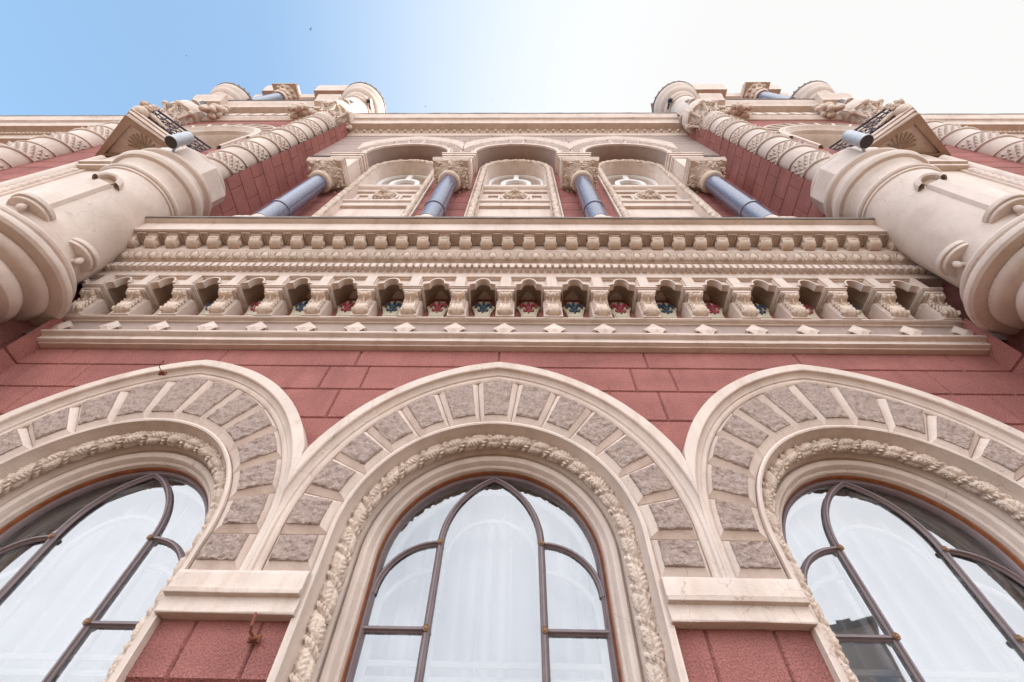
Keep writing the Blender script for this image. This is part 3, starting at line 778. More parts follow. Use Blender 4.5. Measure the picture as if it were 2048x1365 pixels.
# ------------------------------------------------------------------ upper storey (loggia)
UPW = [XC-2.69, XC, XC+2.735]                     # upper windows
COLX = [-3.83, -1.24, 1.40, 3.96]
ARX = [(COLX[i]+COLX[i+1])/2 for i in range(3)]
uq = []; HW = .80; UZ = 9.67
ed = [XL]+[v for x in UPW for v in (x-HW, x+HW)]+[XR]
for i in range(0, len(ed), 2): uq.append(R(ed[i], ed[i+1], 3.6, 12.4, -.06))
for x0 in UPW:
    n_ = 16; xs = [x0-HW*math.cos(PI*i/n_) for i in range(n_+1)]; zz = [UZ+HW*math.sin(PI*i/n_) for i in range(n_+1)]
    for i in range(n_): uq.append([(xs[i],-.06,zz[i]),(xs[i+1],-.06,zz[i+1]),(xs[i+1],-.06,12.4),(xs[i],-.06,12.4)])
cu = [4.0+.44*i for i in range(19)]
ju = []
for i in range(18):
    js = []
    for x0 in [XL+.25, -1.28, 1.42, XR-.35]: js.append(x0+(.17 if i % 2 else -.12))
    ju.append(((cu[i], cu[i+1]), js))
sheet(uq, 'loggia_wall', 'red', B, cu, ju)
# return walls of the two pavilions
cr = [4.0+.40*i for i in range(32)]
for X_, nx_ in ((XL, 1), (XR, -1)):
    crl = [-2.25, -1.86, -1.5, -1.14, -.78, -.42, -.06, .30, .66, 1.02, 1.4, 1.79]
    jj = [((cr[i], cr[i+1]), [.18+.27*(i % 2)]) for i in range(31)]
    sheet([[(X_,-.3,ZG-.1),(X_,.50,ZG-.1),(X_,.50,1.62),(X_,-.3,1.62)], [(X_,-.3,1.62),(X_,.14,1.62),(X_,.14,2.45),(X_,-.3,2.45)]], 'return_wall', 'red', B, [v for v in crl if v not in (1.4,)]+[1.62-.2], [], axis=1, normal=(nx_, 0, 0))
    sheet([[(X_,-.3,3.9),(X_,.66,3.9),(X_,.66,16.6),(X_,-.3,15.2)]], 'return_wall', 'red', B, cr, jj, axis=1, normal=(nx_, 0, 0))
# upper windows
def flower(q, c, s, nrm, seed=0):
    rnd = random.Random(seed); N = Vector(nrm).normalized(); T = N.cross(Vector((0.3, .2, 1))).normalized(); Bn = N.cross(T)
    q.ell(tuple(Vector(c)+N*s*.25), (s*.30, s*.30, s*.30), 7, 5)
    k = 5
    for i in range(k):
        a = 2*PI*i/k+rnd.random(); v = Vector(c)+(T*math.cos(a)+Bn*math.sin(a))*s*.55
        q.ell(tuple(v), (s*.34, s*.26, s*.34), 7, 5)
def lion(q, c, s):
    """small carved lion mask facing the street"""
    x, p, z = c
    q.ell((x, p, z), (s*.62, s*.45, s*.68), 14, 10)
    q.ell((x, p+s*.42, z-s*.18), (s*.30, s*.30, s*.22), 10, 8); q.ell((x, p+s*.66, z-s*.05), (s*.12, s*.10, s*.09))
    q.ell((x, p+s*.45, z-s*.42), (s*.20, s*.18, s*.10)); q.ell((x, p+s*.42, z+s*.30), (s*.42, s*.16, s*.12))
    for sg in (-1, 1):
        q.ell((x+sg*s*.24, p+s*.44, z+s*.12), (s*.10, s*.07, s*.07)); q.ell((x+sg*s*.52, p+s*.15, z+s*.48), (s*.15, s*.12, s*.17))
        q.ell((x+sg*s*.34, p+s*.36, z-s*.10), (s*.16, s*.16, s*.16))
    for i in range(15):
        a = 2*PI*i/15; rr = s*(.78+.10*(i % 2)); q.ell((x+rr*math.cos(a), p+s*.05, z+rr*math.sin(a)), (s*.22, s*.22, s*.20), 8, 6)
        a += .2; q.ell((x+rr*1.15*math.cos(a), p-s*.15, z+rr*1.15*math.sin(a)), (s*.22, s*.18, s*.20), 8, 6)
for wi, x0 in enumerate(UPW):
    pos = ('left', 'middle', 'right')[wi]
    q = MB(); arch_sweep(q, x0, [(.88,-.08),(.88,-.02),(.872,-.012),(.850,-.012),(.845,-.03),(.70,-.05),(.695,-.02),(.69,-.06),(.665,-.30),(.66,-.42)], leg=5.6, n=32, z0=UZ, jit=.002)
    uw = q.build('upper_window', 'cream', B, sharp=30)
    tag(uw, 'upper arched window with lion panel, %s of the three behind the blue columns' % pos)
    q = MB(); rope(q, x0, .772, -.035, .068, 5.5, per=.22, n_v=12, step=.022, z0=UZ); q.build('leaf_rope_moulding', 'cream2', uw, sharp=50)
    # beams and balustrade panel
    q = MB()
    q.prismx([(-.40,8.08),(-.13,8.08),(-.12,8.1),(-.12,8.19),(-.07,8.22),(-.05,8.26),(-.05,8.34),(-.40,8.36)], x0-.69, x0+.69)
    q.prismx([(-.40,7.02),(-.10,7.02),(-.10,7.20),(-.06,7.22),(-.06,7.30),(-.40,7.30)], x0-.69, x0+.69)
    q.box(x0-.69, x0+.69, -.40, -.16, 6.55, 7.02); q.box(x0-.69, x0+.69, -.40, -.30, 5.9, 6.55)
    q.prismx([(-.40,3.8),(-.2,3.8),(-.2,5.9),(-.40,5.9)], x0-.69, x0+.69)
    q.build('lintel', 'cream', uw, bevel=.004)
    q = MB(); q.box(x0-.69, x0+.69, -.36, -.17, 7.3, 8.08)
    for (a_, b_) in ((-.60, -.30), (.30, .60)):
        q.box(x0+a_, x0+b_, -.2, -.135, 7.42, 7.50); q.box(x0+a_, x0+b_, -.2, -.135, 7.82, 7.90); q.box(x0+a_, x0+a_+.05, -.2, -.135, 7.5, 7.82); q.box(x0+b_-.05, x0+b_, -.2, -.135, 7.5, 7.82)
    vs = []; kk = 24
    for (r_, p_) in ((.30, -.18), (.30, -.11), (.27, -.10), (.24, -.12), (.22, -.17)):
        for i in range(kk): a = 2*PI*i/kk; vs.append((x0+r_*math.cos(a), p_, 7.68+r_*math.sin(a)*1.15))
    q.add(vs, [(j*kk+i, j*kk+(i+1) % kk, (j+1)*kk+(i+1) % kk, (j+1)*kk+i) for j in range(4) for i in range(kk)])
    q.build('relief_panel', 'cream', uw, bevel=.003)
    q = MB(); lion(q, (x0, -.09, 7.70), .20); q.build('lion_head', 'cream2', uw, sharp=60)
    # lunette window
    q = MB()
    zb = 8.36; arch_sweep(q, x0, [(.66,-.36),(.66,-.32),(.60,-.32),(.60,-.36)], leg=1.3, n=24, z0=UZ)
    arch_sweep(q, x0, [(.36,-.36),(.36,-.31),(.26,-.31),(.26,-.36)], leg=1.3, n=20, z0=9.50)
    q.box(x0-.06, x0+.06, -.36, -.312, 9.84, 10.28); q.box(x0-.62, x0-.34, -.36, -.315, 9.02, 9.12); q.box(x0+.34, x0+.62, -.36, -.315, 9.02, 9.12)
    q.build('casement', 'white', uw, bevel=.004)
    q = MB(); n_ = 20; pts = [(x0-.66, zb)]+[(x0-.66*math.cos(PI*i/n_), UZ+.66*math.sin(PI*i/n_)) for i in range(n_+1)]+[(x0+.66, zb)]
    q.add([(x, -.345, z) for x, z in pts], [tuple(range(len(pts)))]); q.build('pane', 'glass', uw)
    q = MB(); q.add([(x, -.60, z) for x, z in pts], [tuple(range(len(pts)))]); q.build('blind', 'darkroom', uw)
# loggia arcade: front wall sheet p=.31 with three pointed-ish arches, soffits, hoods
IR, IH = .98, 1.24
def iz(x):      # stilted round intrados
    return 9.50+(IH-IR)+math.sqrt(max(0, IR*IR-x*x))
gq = []
ed = [XL]+[v for x in ARX for v in (x-IR, x+IR)]+[XR]
for i in range(0, len(ed), 2): gq.append(R(ed[i], ed[i+1], 9.50, 12.2, .31))
for x0 in ARX:
    n_ = 20; xs = [x0-IR*math.cos(PI*i/n_) for i in range(n_+1)]
    for i in range(n_): gq.append([(xs[i],.31,iz(xs[i]-x0)),(xs[i+1],.31,iz(xs[i+1]-x0)),(xs[i+1],.31,12.2),(xs[i],.31,12.2)])
sheet(gq, 'arcade_wall', 'grey', B, [10.9, 11.3, 11.7], [((11.3, 11.7), [-1.2, .3, 1.4]), ((11.7, 12.2), [-2, -.6, .8, 2.4]), ((10.9, 11.3), [-1.3, 1.45])])
for ai, x0 in enumerate(ARX):
    q = MB(); n_ = 24; pr = [(x0-IR, 9.5)]+[(x0-IR*math.cos(PI*i/n_), 9.5+IH-IR+IR*math.sin(PI*i/n_)) for i in range(n_+1)]+[(x0+IR, 9.5)]
    k = len(pr); vs = [(x, p, z) for p in (.315, .02, -.1) for x, z in pr]
    q.add(vs, [(i*k+j, i*k+j+1, (i+1)*k+j+1, (i+1)*k+j) for i in range(2) for j in range(k-1)])
    la = q.build('loggia_arch', 'grey', B, sharp=50); tag(la, 'arch over the blue columns, %s of three' % ('left', 'middle', 'right')[ai])
    q = MB(); arch_sweep(q, x0, [(IR-.012,.30),(IR-.012,.345),(IR+.05,.35),(IR+.055,.32)], leg=IH-IR, n=30, z0=9.5+IH-IR)
    half = 1.30; e_ = .30; Rr = 1.62
    pointed(x0, [(Rr+.0,.30),(Rr,.34),(Rr+.06,.37),(Rr+.11,.375),(Rr+.17,.40),(Rr+.17,.29)], e_, 9.5+IH-IR, IH-IR, n=20, clampx=half, mb=q)
    q.build('hood_mould', 'cream', la, sharp=30)
    for k_ in range(11):
        a0, a1 = PI*(1-k_/11), PI*(1-(k_+1)/11)
        def fn(s, t, a0=a0, a1=a1):
            a = a0+(a1-a0)*s; c_ = abs(math.cos(a)); ro = min(-e_*c_+math.sqrt(Rr*Rr-e_*e_*math.sin(a)**2), (half/c_ if c_ > .01 else 9)); r = IR+.05+(ro-IR-.05)*t
            return x0+r*math.cos(a), 9.5+IH-IR+r*math.sin(a)
        A, Rk = voussoir(fn, seed=k_+ai*20+300, nn=4)
        A.v = [(x, p+.335, z) for x, p, z in A.v]; Rk.v = [(x, p+.325, z) for x, p, z in Rk.v]
        A.build('voussoir', 'cream', la, sharp=18); Rk.build('rough_panel', 'grey', la, sharp=60)
# columns
def column():
    q = MB(); q.lathe([(.168,5.1),(.166,6.5),(.160,7.62)], n=40)
    c = q.build('blue_column', 'granite', B, sharp=40)
    q = MB(); q.lathe([(.168,5.72),(.182,5.73),(.186,5.76),(.182,5.79),(.168,5.80)], n=40); child(q.build('collar', 'granite', c), c)
    q = MB(); q.lathe([(.27,3.7),(.27,4.52),(.29,4.56),(.292,4.62),(.26,4.68),(.235,4.70),(.23,4.75),(.235,4.80),(.20,4.84),(.18,4.90),(.16,5.12)], n=40); q.box(-.36,.36,-.25,.36,3.98,4.2)
    child(q.build('base', 'cream', c), c)
    q = MB(); q.lathe([(.15,7.50),(.205,7.52),(.22,7.56),(.205,7.60),(.19,7.62),(.20,7.64),(.21,7.68),(.20,7.72),(.23,7.80),(.30,7.90),(.33,7.98)], n=32)
    rnd = random.Random(4)
    for row, (z_, r_, cnt) in enumerate([(7.71,.215,9),(7.77,.255,11),(7.84,.285,13),(7.90,.305,14)]):
        for i in range(cnt):
            a = 2*PI*(i+.5*(row % 2))/cnt; rr = r_*(1+.22*abs(math.sin(2*a)) if row > 0 else 1)
            flower(q, (rr*math.sin(a), rr*math.cos(a), z_), .046+.010*rnd.random(), (math.sin(a), math.cos(a), -.6), seed=row*20+i)
    for i in range(34):
        a = rnd.random()*2*PI; z_ = 7.70+rnd.random()*.25; rr = (.22+(z_-7.70)*.42+.02)*(1+.2*abs(math.sin(2*a)))
        q.ell((rr*math.sin(a), rr*math.cos(a), z_), (.022, .022, .04), 7, 5, Matrix.Rotation(rnd.random()*3, 3, 'Y'))
    child(q.build('capital', 'cream2', c, sharp=60), c)
    q = MB()
    for (w_, z0_, z1_) in [(.36,7.96,8.0),(.37,8.0,8.05),(.378,8.05,8.12),(.388,8.12,8.17)]: q.box(-w_, w_, -.26, w_-.035, z0_, z1_)
    for (w_, d_, z0_, z1_) in [(.33,.12,8.17,9.12),(.345,.13,9.12,9.18),(.36,.14,9.18,9.30),(.385,.165,9.30,9.42),(.405,.185,9.42,9.50)]: q.box(-w_, w_, -.26, d_, z0_, z1_)
    child(q.build('impost_block', 'cream', c, bevel=.004), c)
    return c
col0 = column()
for i, x in enumerate(COLX):
    c_ = col0 if i == 0 else copy(col0, B, (x, .2, 0))
    if i == 0: c_.location = U(x, .2, 0)
    c_['group'] = 'blue granite columns of the loggia'
# top cornice of the middle part
UC = [(-.1,12.03),(.325,12.03),(.335,12.05),(.345,12.10),(.36,12.16),(.385,12.20),(.40,12.30),(.41,12.34),(.585,12.36),(.60,12.36),(.602,12.46),(.62,12.50),(.63,12.60),(.66,12.64),(.70,12.66),(.73,12.74),(.735,12.80),(.765,12.86),(.77,12.92),(-.1,13.0)]
q = MB(); q.prismx(UC, XL, XR, step=.4, jit=.006); q.build('top_cornice', 'cream', B, sharp=25)
q = MB(); q.prismx([(-.1,12.93),(.78,12.915),(.79,12.96),(-.1,13.05)], XL, XR, step=.3, jit=.01); q.build('roof_edge', 'lead', B)
q = MB()
for i in range(40):
    x = XL+.22+i*(XR-XL-.44)/39; q.ell((x, .415, 12.24), (.055, .045, .055), 10, 6); q.ell((x+.118, .405, 12.22), (.014, .03, .05), 6, 4)
q.build('egg_and_dart_moulding', 'cream2', B, sharp=60)
# ------------------------------------------------------------------ turrets
TP = .86
def hood_niche(c, ang, r, z0, z1, both=True):
    """slit window: half-disc sill with ball below, recessed bar, arched hood above"""
    n = Vector((math.sin(ang), math.cos(ang), 0)); t = Vector((math.cos(ang), -math.sin(ang), 0))
    q = MB(); wd = .18
    # half disc sill: horizontal plate, rounded outline
    pts = []
    for i in range(13):
        a = PI*i/12; v = n*(r-.03+.17*math.sin(a))+t*(wd*math.cos(a)); pts.append((v.x, v.y))
    q.plan(pts, z0-.02, z0+.035)
    pts = [((Vector((x, p, 0))*.96).x, (Vector((x, p, 0))*.96).y) for x, p in pts]
    q.plan(pts, z0-.06, z0-.018)
    o = q.build('sill_disc', 'creamT', c, bevel=.008)
    q = MB(); v = n*(r+.055); q.ell((v.x, v.y, z0-.11), (.032, .032, .05)); q.tube([(v.x*.8, v.y*.8, z0-.16), (v.x, v.y, z0-.10), (v.x, v.y, z0-.03)], .02, 8)
    q.build('drop_ball', 'creamT', c)
    if not both:            # only a thin slot over the disc
        q = MB(); pts = []
        for i in range(11):
            a = PI*i/10; v = n*(r-.03+.12*math.sin(a))+t*(.13*math.cos(a)); pts.append((v.x, v.y))
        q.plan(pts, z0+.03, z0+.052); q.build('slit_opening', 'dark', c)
        return
    q = MB(); rr = [(-.075, r+.0), (-.055, r+.035), (.055, r+.035), (.075, r+.0)]
    q.plan([tuple((n*b_+t*a_).xy) for a_, b_ in rr], z0+.03, z1-.04); q.build('slit_frame', 'creamT', c)
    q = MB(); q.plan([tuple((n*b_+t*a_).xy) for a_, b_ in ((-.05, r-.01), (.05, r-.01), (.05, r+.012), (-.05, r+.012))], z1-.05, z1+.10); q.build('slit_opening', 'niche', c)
    q = MB(); vs = []; K = 16
    for j, (rr, dp) in enumerate([(.135, -.02), (.138, .030), (.128, .062), (.100, .075), (.082, .060), (.075, .0)]):
        for i in range(K+1):
            a = PI*i/K; off = t*(rr*math.cos(a)); v = n*(r+dp-.03*(rr*math.cos(a)/.15)**2)+off
            vs.append((v.x, v.y, z1-.02+rr*math.sin(a)*1.35))
    q.add(vs, [(j*(K+1)+i, j*(K+1)+i+1, (j+1)*(K+1)+i+1, (j+1)*(K+1)+i) for j in range(5) for i in range(K)])
    q.build('slit_hood', 'creamT', c)
def turret(X, scale, label, top=0., full=True):
    q = MB()
    q.lathe([(.452,2.24),(.455,2.7),(.452,3.2),(.447,3.60),(.445,3.92)], n=72, rf=lambda r, z, a: r*(1+.010*noise.noise(Vector((math.sin(a)*2.5, math.cos(a)*2.5, z*2)))))
    c = q.build('turret', 'creamT', B, loc=(X, TP, 0), sharp=40)
    c.scale = (scale, 1, 1); tag(c, label)
    jr = lambda r, z, a: r*(1+.007*noise.noise(Vector((math.sin(a)*4, math.cos(a)*4, z*7))))
    q = MB(); q.lathe([(.10,1.40),(.22,1.50),(.30,1.56),(.31,1.60),(.29,1.63),(.31,1.645),(.37,1.665),(.42,1.70),(.440,1.745),(.438,1.79),(.42,1.83),(.405,1.85),(.43,1.86),(.475,1.87),(.51,1.895),(.528,1.93),(.530,1.955),(.520,1.968),(.58,1.972),(.622,1.985),(.645,2.01),(.650,2.035),(.640,2.07),(.61,2.10),(.575,2.115),(.545,2.12),(.540,2.135),(.550,2.15),(.572,2.165),(.580,2.19),(.570,2.215),(.535,2.232),(.50,2.238),(.47,2.248),(.455,2.28)], n=80, rf=jr)
    q.build('corbelled_base', 'creamT', c, sharp=28)
    # leaf pendant
    q = MB()
    for i in range(10):
        a = 2*PI*i/10; d = Vector((math.sin(a), math.cos(a), 0))
        pts = [(d.x*.05, d.y*.05, 1.08), (d.x*.15, d.y*.15, 1.18), (d.x*.25, d.y*.25, 1.32), (d.x*.30, d.y*.30, 1.44), (d.x*.33, d.y*.33, 1.54)]
        q.tube(pts, lambda i: (.035+.012*i, .022), 8); q.ell((d.x*.34, d.y*.34, 1.46), (.06, .06, .045), 8, 6)
    q.ell((0, 0, 1.10), (.07, .07, .09)); q.lathe([(.03,1.05),(.12,1.18),(.22,1.38),(.28,1.55)], n=24)
    q.build('leaf_pendant', 'cream2', c, sharp=60)
    for k_, ang in enumerate((rad(29), rad(100))): hood_niche(c, ang, .450, 2.48, 3.40, both=(k_ == 0))
    # rings and cup above the shaft
    q = MB(); q.lathe([(.444,3.84),(.462,3.85),(.464,3.875),(.455,3.88),(.478,3.895),(.490,3.92),(.480,3.955),(.456,3.965),(.456,4.05),(.475,4.13),(.498,4.17),(.500,4.185),(.540,4.20),(.562,4.24),(.568,4.28),(.560,4.32),(.535,4.35),(.500,4.36),(.492,4.37),(.490,4.48),(.515,4.50),(.535,4.515),(.545,4.545),(.535,4.575),(.512,4.585),(.508,4.595),(.495,4.60)], n=80, rf=jr)
    q.build('ring_moulding', 'creamT', c, sharp=28)
    q = MB(); q.lathe([(.508,4.585),(.505,4.98),(.49,5.02)], n=8)
    q.v = [(x*math.cos(.39)-p*math.sin(.39), x*math.sin(.39)+p*math.cos(.39), z) for x, p, z in q.v]
    q.build('octagonal_block', 'creamT', c, sharp=25, bevel=.008)
    q = MB(); q.lathe([(.44,4.95),(.468,5.00),(.474,5.03),(.464,5.06),(.40,5.10),(.30,5.20),(.25,5.34),(.24,5.40)], n=64); q.build('round_rim', 'creamT', c, sharp=30)
    # spiral shaft: plain core, spiral ribs and bands of diamond studs
    q = MB(); q.lathe([(.235,5.25),(.235,10.35)], n=40)
    sp = q.build('spiral_shaft', 'creamT', c, sharp=40)
    zA, zB, pitch_ = 5.45, 10.30, .86
    def hel(z, a): return a-2*PI*(z-zA)/pitch_
    q = MB()
    for off in (0, .47*2*PI):
        n_ = int((zB-zA)/pitch_*40); path = []
        for i in range(n_+1):
            z = zA+(zB-zA)*i/n_; a = 2*PI*(z-zA)/pitch_+off; path.append((.243*math.sin(a), .243*math.cos(a), z))
        q.tube(path, lambda i, off=off: .026 if off == 0 else .014, 7)
    q.build('spiral_rib', 'creamT', sp, sharp=60) if False else child_sub(q, 'spiral_rib', c)
    q = MB(); ncol = 18
    turns = int((zB-zA)/pitch_*ncol)
    for i in range(turns):
        for row in range(4):
            f = (i+.5*(row % 2))/ncol; a = 2*PI*f+0; z = zA+pitch_*f+pitch_*(.075+.098*row)
            if z > zB-.06 or z < zA: continue
            n = Vector((math.sin(a), math.cos(a), 0)); t = Vector((math.cos(a), -math.sin(a), 0)); b_ = Vector((0, 0, 1))
            cc = n*.236+b_*z; hw = .043; hh_ = .052
            vs = [cc+t*hw, cc+b_*hh_, cc-t*hw, cc-b_*hh_, cc+n*.047]
            q.add([tuple(v) for v in vs], [(0,1,4),(1,2,4),(2,3,4),(3,0,4)])
    q.build('diamond_studs', 'creamT', c, sharp=5)
    # neck, rose capital, octagon, drum and cap
    q = MB(); q.lathe([(.235,10.2),(.262,10.24),(.275,10.29),(.262,10.33),(.245,10.35),(.27,10.38),(.275,10.42),(.25,10.45),(.24,10.5),(.25,10.8),(.33,11.12)], n=40)
    q.build('neck_ring', 'creamT', c)
    q = MB(); rnd = random.Random(3)
    for row, (z_, r_, cnt) in enumerate([(10.56,.265,9),(10.76,.30,9),(10.96,.35,10)]):
        for i in range(cnt):
            a = 2*PI*(i+.5*(row % 2))/cnt; flower(q, (r_*math.sin(a), r_*math.cos(a), z_), .085, (math.sin(a), math.cos(a), -.5), seed=i+row*9)
    for i in range(8):
        a = 2*PI*(i+.5)/8; d = Vector((math.sin(a), math.cos(a), 0)); q.ell(tuple(d*.43+Vector((0,0,10.98))), (.07,.07,.09), 8, 6); q.tube([tuple(d*.27+Vector((0,0,10.6))), tuple(d*.34+Vector((0,0,10.85))), tuple(d*.44+Vector((0,0,10.93)))], .035, 7)
    q.build('rose_capital', 'cream2', c, sharp=60)
    q = MB(); q.lathe([(.36,11.08),(.43,11.12),(.435,11.2),(.435,11.50),(.41,11.56),(.36,11.60)], n=8); q.lathe([(.40,11.10),(.425,11.16),(.425,11.5),(.39,11.58)], n=40)
    q.v = [(x*math.cos(.39)-p*math.sin(.39), x*math.sin(.39)+p*math.cos(.39), z) for x, p, z in q.v]
    q.build('octagonal_collar', 'creamT', c, sharp=25)
    q = MB(); q.lathe([(.365,11.5),(.365,12.84),(.395,12.86),(.41,12.92),(.395,12.97),(.385,13.0),(.42,13.04),(.455,13.12),(.46,13.18),(.48,13.20),(.54,13.26),(.57,13.34),(.575,13.40),(.60,13.44),(.64,13.54),(.65,13.66)], n=64)
    dr = q.build('drum', 'creamT', c, sharp=30)
    for k, a in enumerate((rad(30), rad(100), rad(-45))):
        q = MB(); n = Vector((math.sin(a), math.cos(a), 0)); t = Vector((math.cos(a), -math.sin(a), 0)); pts = []
        for i in range(11):
            b_ = PI*i/10; v = n*(.33+.14*math.sin(b_))+t*(.13*math.cos(b_)); pts.append((v.x, v.y))
        q.plan(pts, 11.60, 11.66); q.build('sill_disc', 'creamT', c, bevel=.006)
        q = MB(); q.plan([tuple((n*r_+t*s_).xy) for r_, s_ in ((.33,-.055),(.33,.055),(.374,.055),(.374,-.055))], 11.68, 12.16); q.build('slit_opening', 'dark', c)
    q = MB(); q.lathe([(.655,13.65),(.67,13.66),(.675,13.72),(.45,13.95),(.1,14.3)], n=32); 
    for i in range(26):
        a = 2*PI*i/26; q.ell((.655*math.sin(a), .655*math.cos(a), 13.77), (.028, .028, .03), 6, 4)
    q.build('cap_roof', 'lead', c, sharp=30)
    return c
def child_sub(q, nm, c): return q.build(nm, 'creamT', c, sharp=60)
TXL, TXR = -4.62, 4.82
PXL, PXR = -6.87, 7.18          # pavilion centres
MIR = TXL+TXR
KL, KR = 1.10, 1.05          # how far out the flanking parts really stand
def away(k, x, p, z): return (X0+(x-X0)*k, D-(D-p)*k, Z0+(z-Z0)*k)
tur = turret(TXL, 1, 'near left turret with spiral shaft, beside the floodlight')
tur['group'] = 'round corner turrets'
tur.location = U(*away(KL, TXL, TP, 0)); tur.scale = (KL, KL, KL)
def tcopy(X, sg, k, label):
    c = tur.copy(); C.objects.link(c); c.parent = B; c.location = U(*away(k, X, TP, 0)); c.scale = (sg*k, k, k); c['label'] = label
    for ch in tur.children:
        d = ch.copy(); C.objects.link(d); d.parent = c
tcopy(TXR, -1, KR, 'near right turret with weathered spiral shaft')
tcopy(-8.62, 1, KL, 'far left turret behind the balcony')
tcopy(MIR+8.62, -1, KR, 'far right turret against the bright sky')
# ------------------------------------------------------------------ pavilions (built for the left, mirrored for the right)
def pavilion(mir):
    nm = 'left' if mir is None else 'right'
    K = KL if mir is None else KR
    def bl(q, name, mt, parent=B, **k):
        q.v = [away(K, x if mir is None else mir-x, p, z) for x, p, z in q.v]
        return q.build(name, mt, parent, **k)
    def shp(quads, name, mt, par, courses, joints): return sheet([[away(K, *v) for v in q_] for q_ in quads], name, mt, par, [away(K, 0, 0, z)[2] for z in courses], [])
    mx_ = (lambda x: x) if mir is None else (lambda x: mir-x)
    c = PXL; x0, x1 = -8.75, XL
    # front wall, with arch recess
    quads = []; n_ = 20; r_ = 1.18; za = 8.9
    def RR(a, b_, z0, z1, p): return [(mx_(a),p,z0),(mx_(b_),p,z0),(mx_(b_),p,z1),(mx_(a),p,z1)]
    quads += [RR(x0, c-r_, ZG-.1, 12.0, .8), RR(c+r_, x1, ZG-.1, 12.0, .8), RR(c-r_, c+r_, ZG-.1, 7.7, .8)]
    xs = [c-r_*math.cos(PI*i/n_) for i in range(n_+1)]; zz = [za+r_*math.sin(PI*i/n_) for i in range(n_+1)]
    for i in range(n_): quads.append([(mx_(xs[i]),.8,zz[i]),(mx_(xs[i+1]),.8,zz[i+1]),(mx_(xs[i+1]),.8,12.0),(mx_(xs[i]),.8,12.0)])
    shp(quads, 'pavilion_wall', 'red', B, [-2.25+.4*i for i in range(36)], [((5.75+.4*i, 6.15+.4*i), [mx_(x0+.7+(.3 if i % 2 else 0)), mx_(-5.4+(.2 if i % 2 else 0))]) for i in range(0)])
    q = MB(); arch_sweep(q, c, [(1.19,.79),(1.19,.86),(1.15,.87),(1.10,.82),(1.04,.78),(1.02,.70),(.98,.66),(.95,.55),(.93,.45)], leg=1.2, n=36, z0=za)
    pw = bl(q, 'pavilion_window', 'cream', sharp=30); tag(pw, 'tall arched window above the balcony of the %s pavilion' % nm)
    q = MB(); pts = [(c-.95, 7.7)]+[(c-.95*math.cos(PI*i/20), za+.95*math.sin(PI*i/20)) for i in range(21)]+[(c+.95, 7.7)]
    q.add([(x, .48, z) for x, z in pts], [tuple(range(len(pts)))]); bl(q, 'pane', 'glass', pw)
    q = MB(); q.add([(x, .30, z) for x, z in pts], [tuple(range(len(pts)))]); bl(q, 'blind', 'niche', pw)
    q = MB(); arch_sweep(q, c, [(1.62,.79),(1.62,.86),(1.56,.87),(1.54,.83)], leg=.2, n=36, z0=za); arch_sweep(q, c, [(1.27,.83),(1.26,.86),(1.20,.86),(1.19,.79)], leg=.2, n=36, z0=za)
    ah = bl(q, 'pavilion_arch', 'cream', sharp=30)
    q = MB(); arch_sweep(q, c, [(1.55,.79),(1.55,.835),(1.26,.835),(1.26,.79)], leg=.2, n=36, z0=za); bl(q, 'rough_panel', 'grey', ah, sharp=30)
    q = MB()
    for k in range(1, 13):
        a = PI*k/13; d = Vector((math.cos(a), math.sin(a))); t = Vector((-d.y, d.x))
        vs = [d*1.27-t*.03, d*1.27+t*.03, d*1.55+t*.03, d*1.55-t*.03]; q.poly([(c+v.x, za+v.y) for v in vs], .83, .862)
    bl(q, 'voussoir_joint', 'cream', ah)
    # string course with blocks, cornice
    q = MB(); q.prismx([(.7,11.25),(.83,11.25),(.86,11.30),(.90,11.36),(.90,11.44),(.84,11.46),(.7,11.46)], x0, x1, step=.4, jit=.004); bl(q, 'string_course', 'cream', sharp=25)
    q = MB()
    for i in range(9): x = c-1.35+.33*i; q.box(x-.10, x+.10, .8, .92, 11.50, 11.86)
    bl(q, 'block_frieze', 'cream', bevel=.01)
    q = MB(); q.prismx([(.7,11.95),(.86,11.95),(.90,12.02),(1.05,12.06),(1.08,12.2),(1.12,12.26),(1.16,12.42),(.7,12.46)], x0, x1, step=.4, jit=.004)
    q.prismx([(.8,11.9),(1.04,11.9),(1.08,12.0),(1.20,12.04),(1.23,12.2),(1.28,12.3),(1.32,12.46),(.8,12.5)], x0-.1, x0+.75); q.prismx([(.8,11.9),(1.04,11.9),(1.08,12.0),(1.20,12.04),(1.23,12.2),(1.28,12.3),(1.32,12.46),(.8,12.5)], x1-.72, x1-.1)
    bl(q, 'pavilion_cornice', 'cream', sharp=25)
    q = MB(); q.prismx([(.7,12.455),(1.17,12.425),(1.19,12.46),(.7,12.52)], x0+.76, x1-.73); bl(q, 'roof_edge', 'lead')
    rnd = random.Random(5)
    for xx in (x0+.85, x1-.9):
        q = MB()
        for i in range(22): q.ell((xx+rnd.uniform(-.18,.18), 1.0+rnd.uniform(-.1,.12), 11.55+rnd.uniform(-.3,.3)), (.09,.08,.10), 8, 6)
        bl(q, 'rose_cluster', 'cream2', sharp=60)
    # attic with a blue column
    q = MB(); q.box(x0+.1, x1-.1, .3, .78, 12.4, 15.2); bl(q, 'attic_wall', 'red')
    q = MB(); q.prismx([(.3,15.0),(.85,15.0),(.9,15.1),(1.0,15.15),(1.02,15.3),(1.06,15.42),(.3,15.5)], x0, x1, step=.5, jit=.006)
    for xx in (c-1.35, c+.35): q.prismx([(.4,14.85),(1.22,14.85),(1.24,15.0),(1.3,15.2),(1.32,15.44),(.4,15.5)], xx, xx+1.0)
    bl(q, 'attic_cornice', 'cream', sharp=25)
    q = MB(); q.lathe([(.17,12.5),(.165,14.3)], cx=c-.55, cp=1.05, n=28); ac = bl(q, 'attic_column', 'granite', sharp=40)
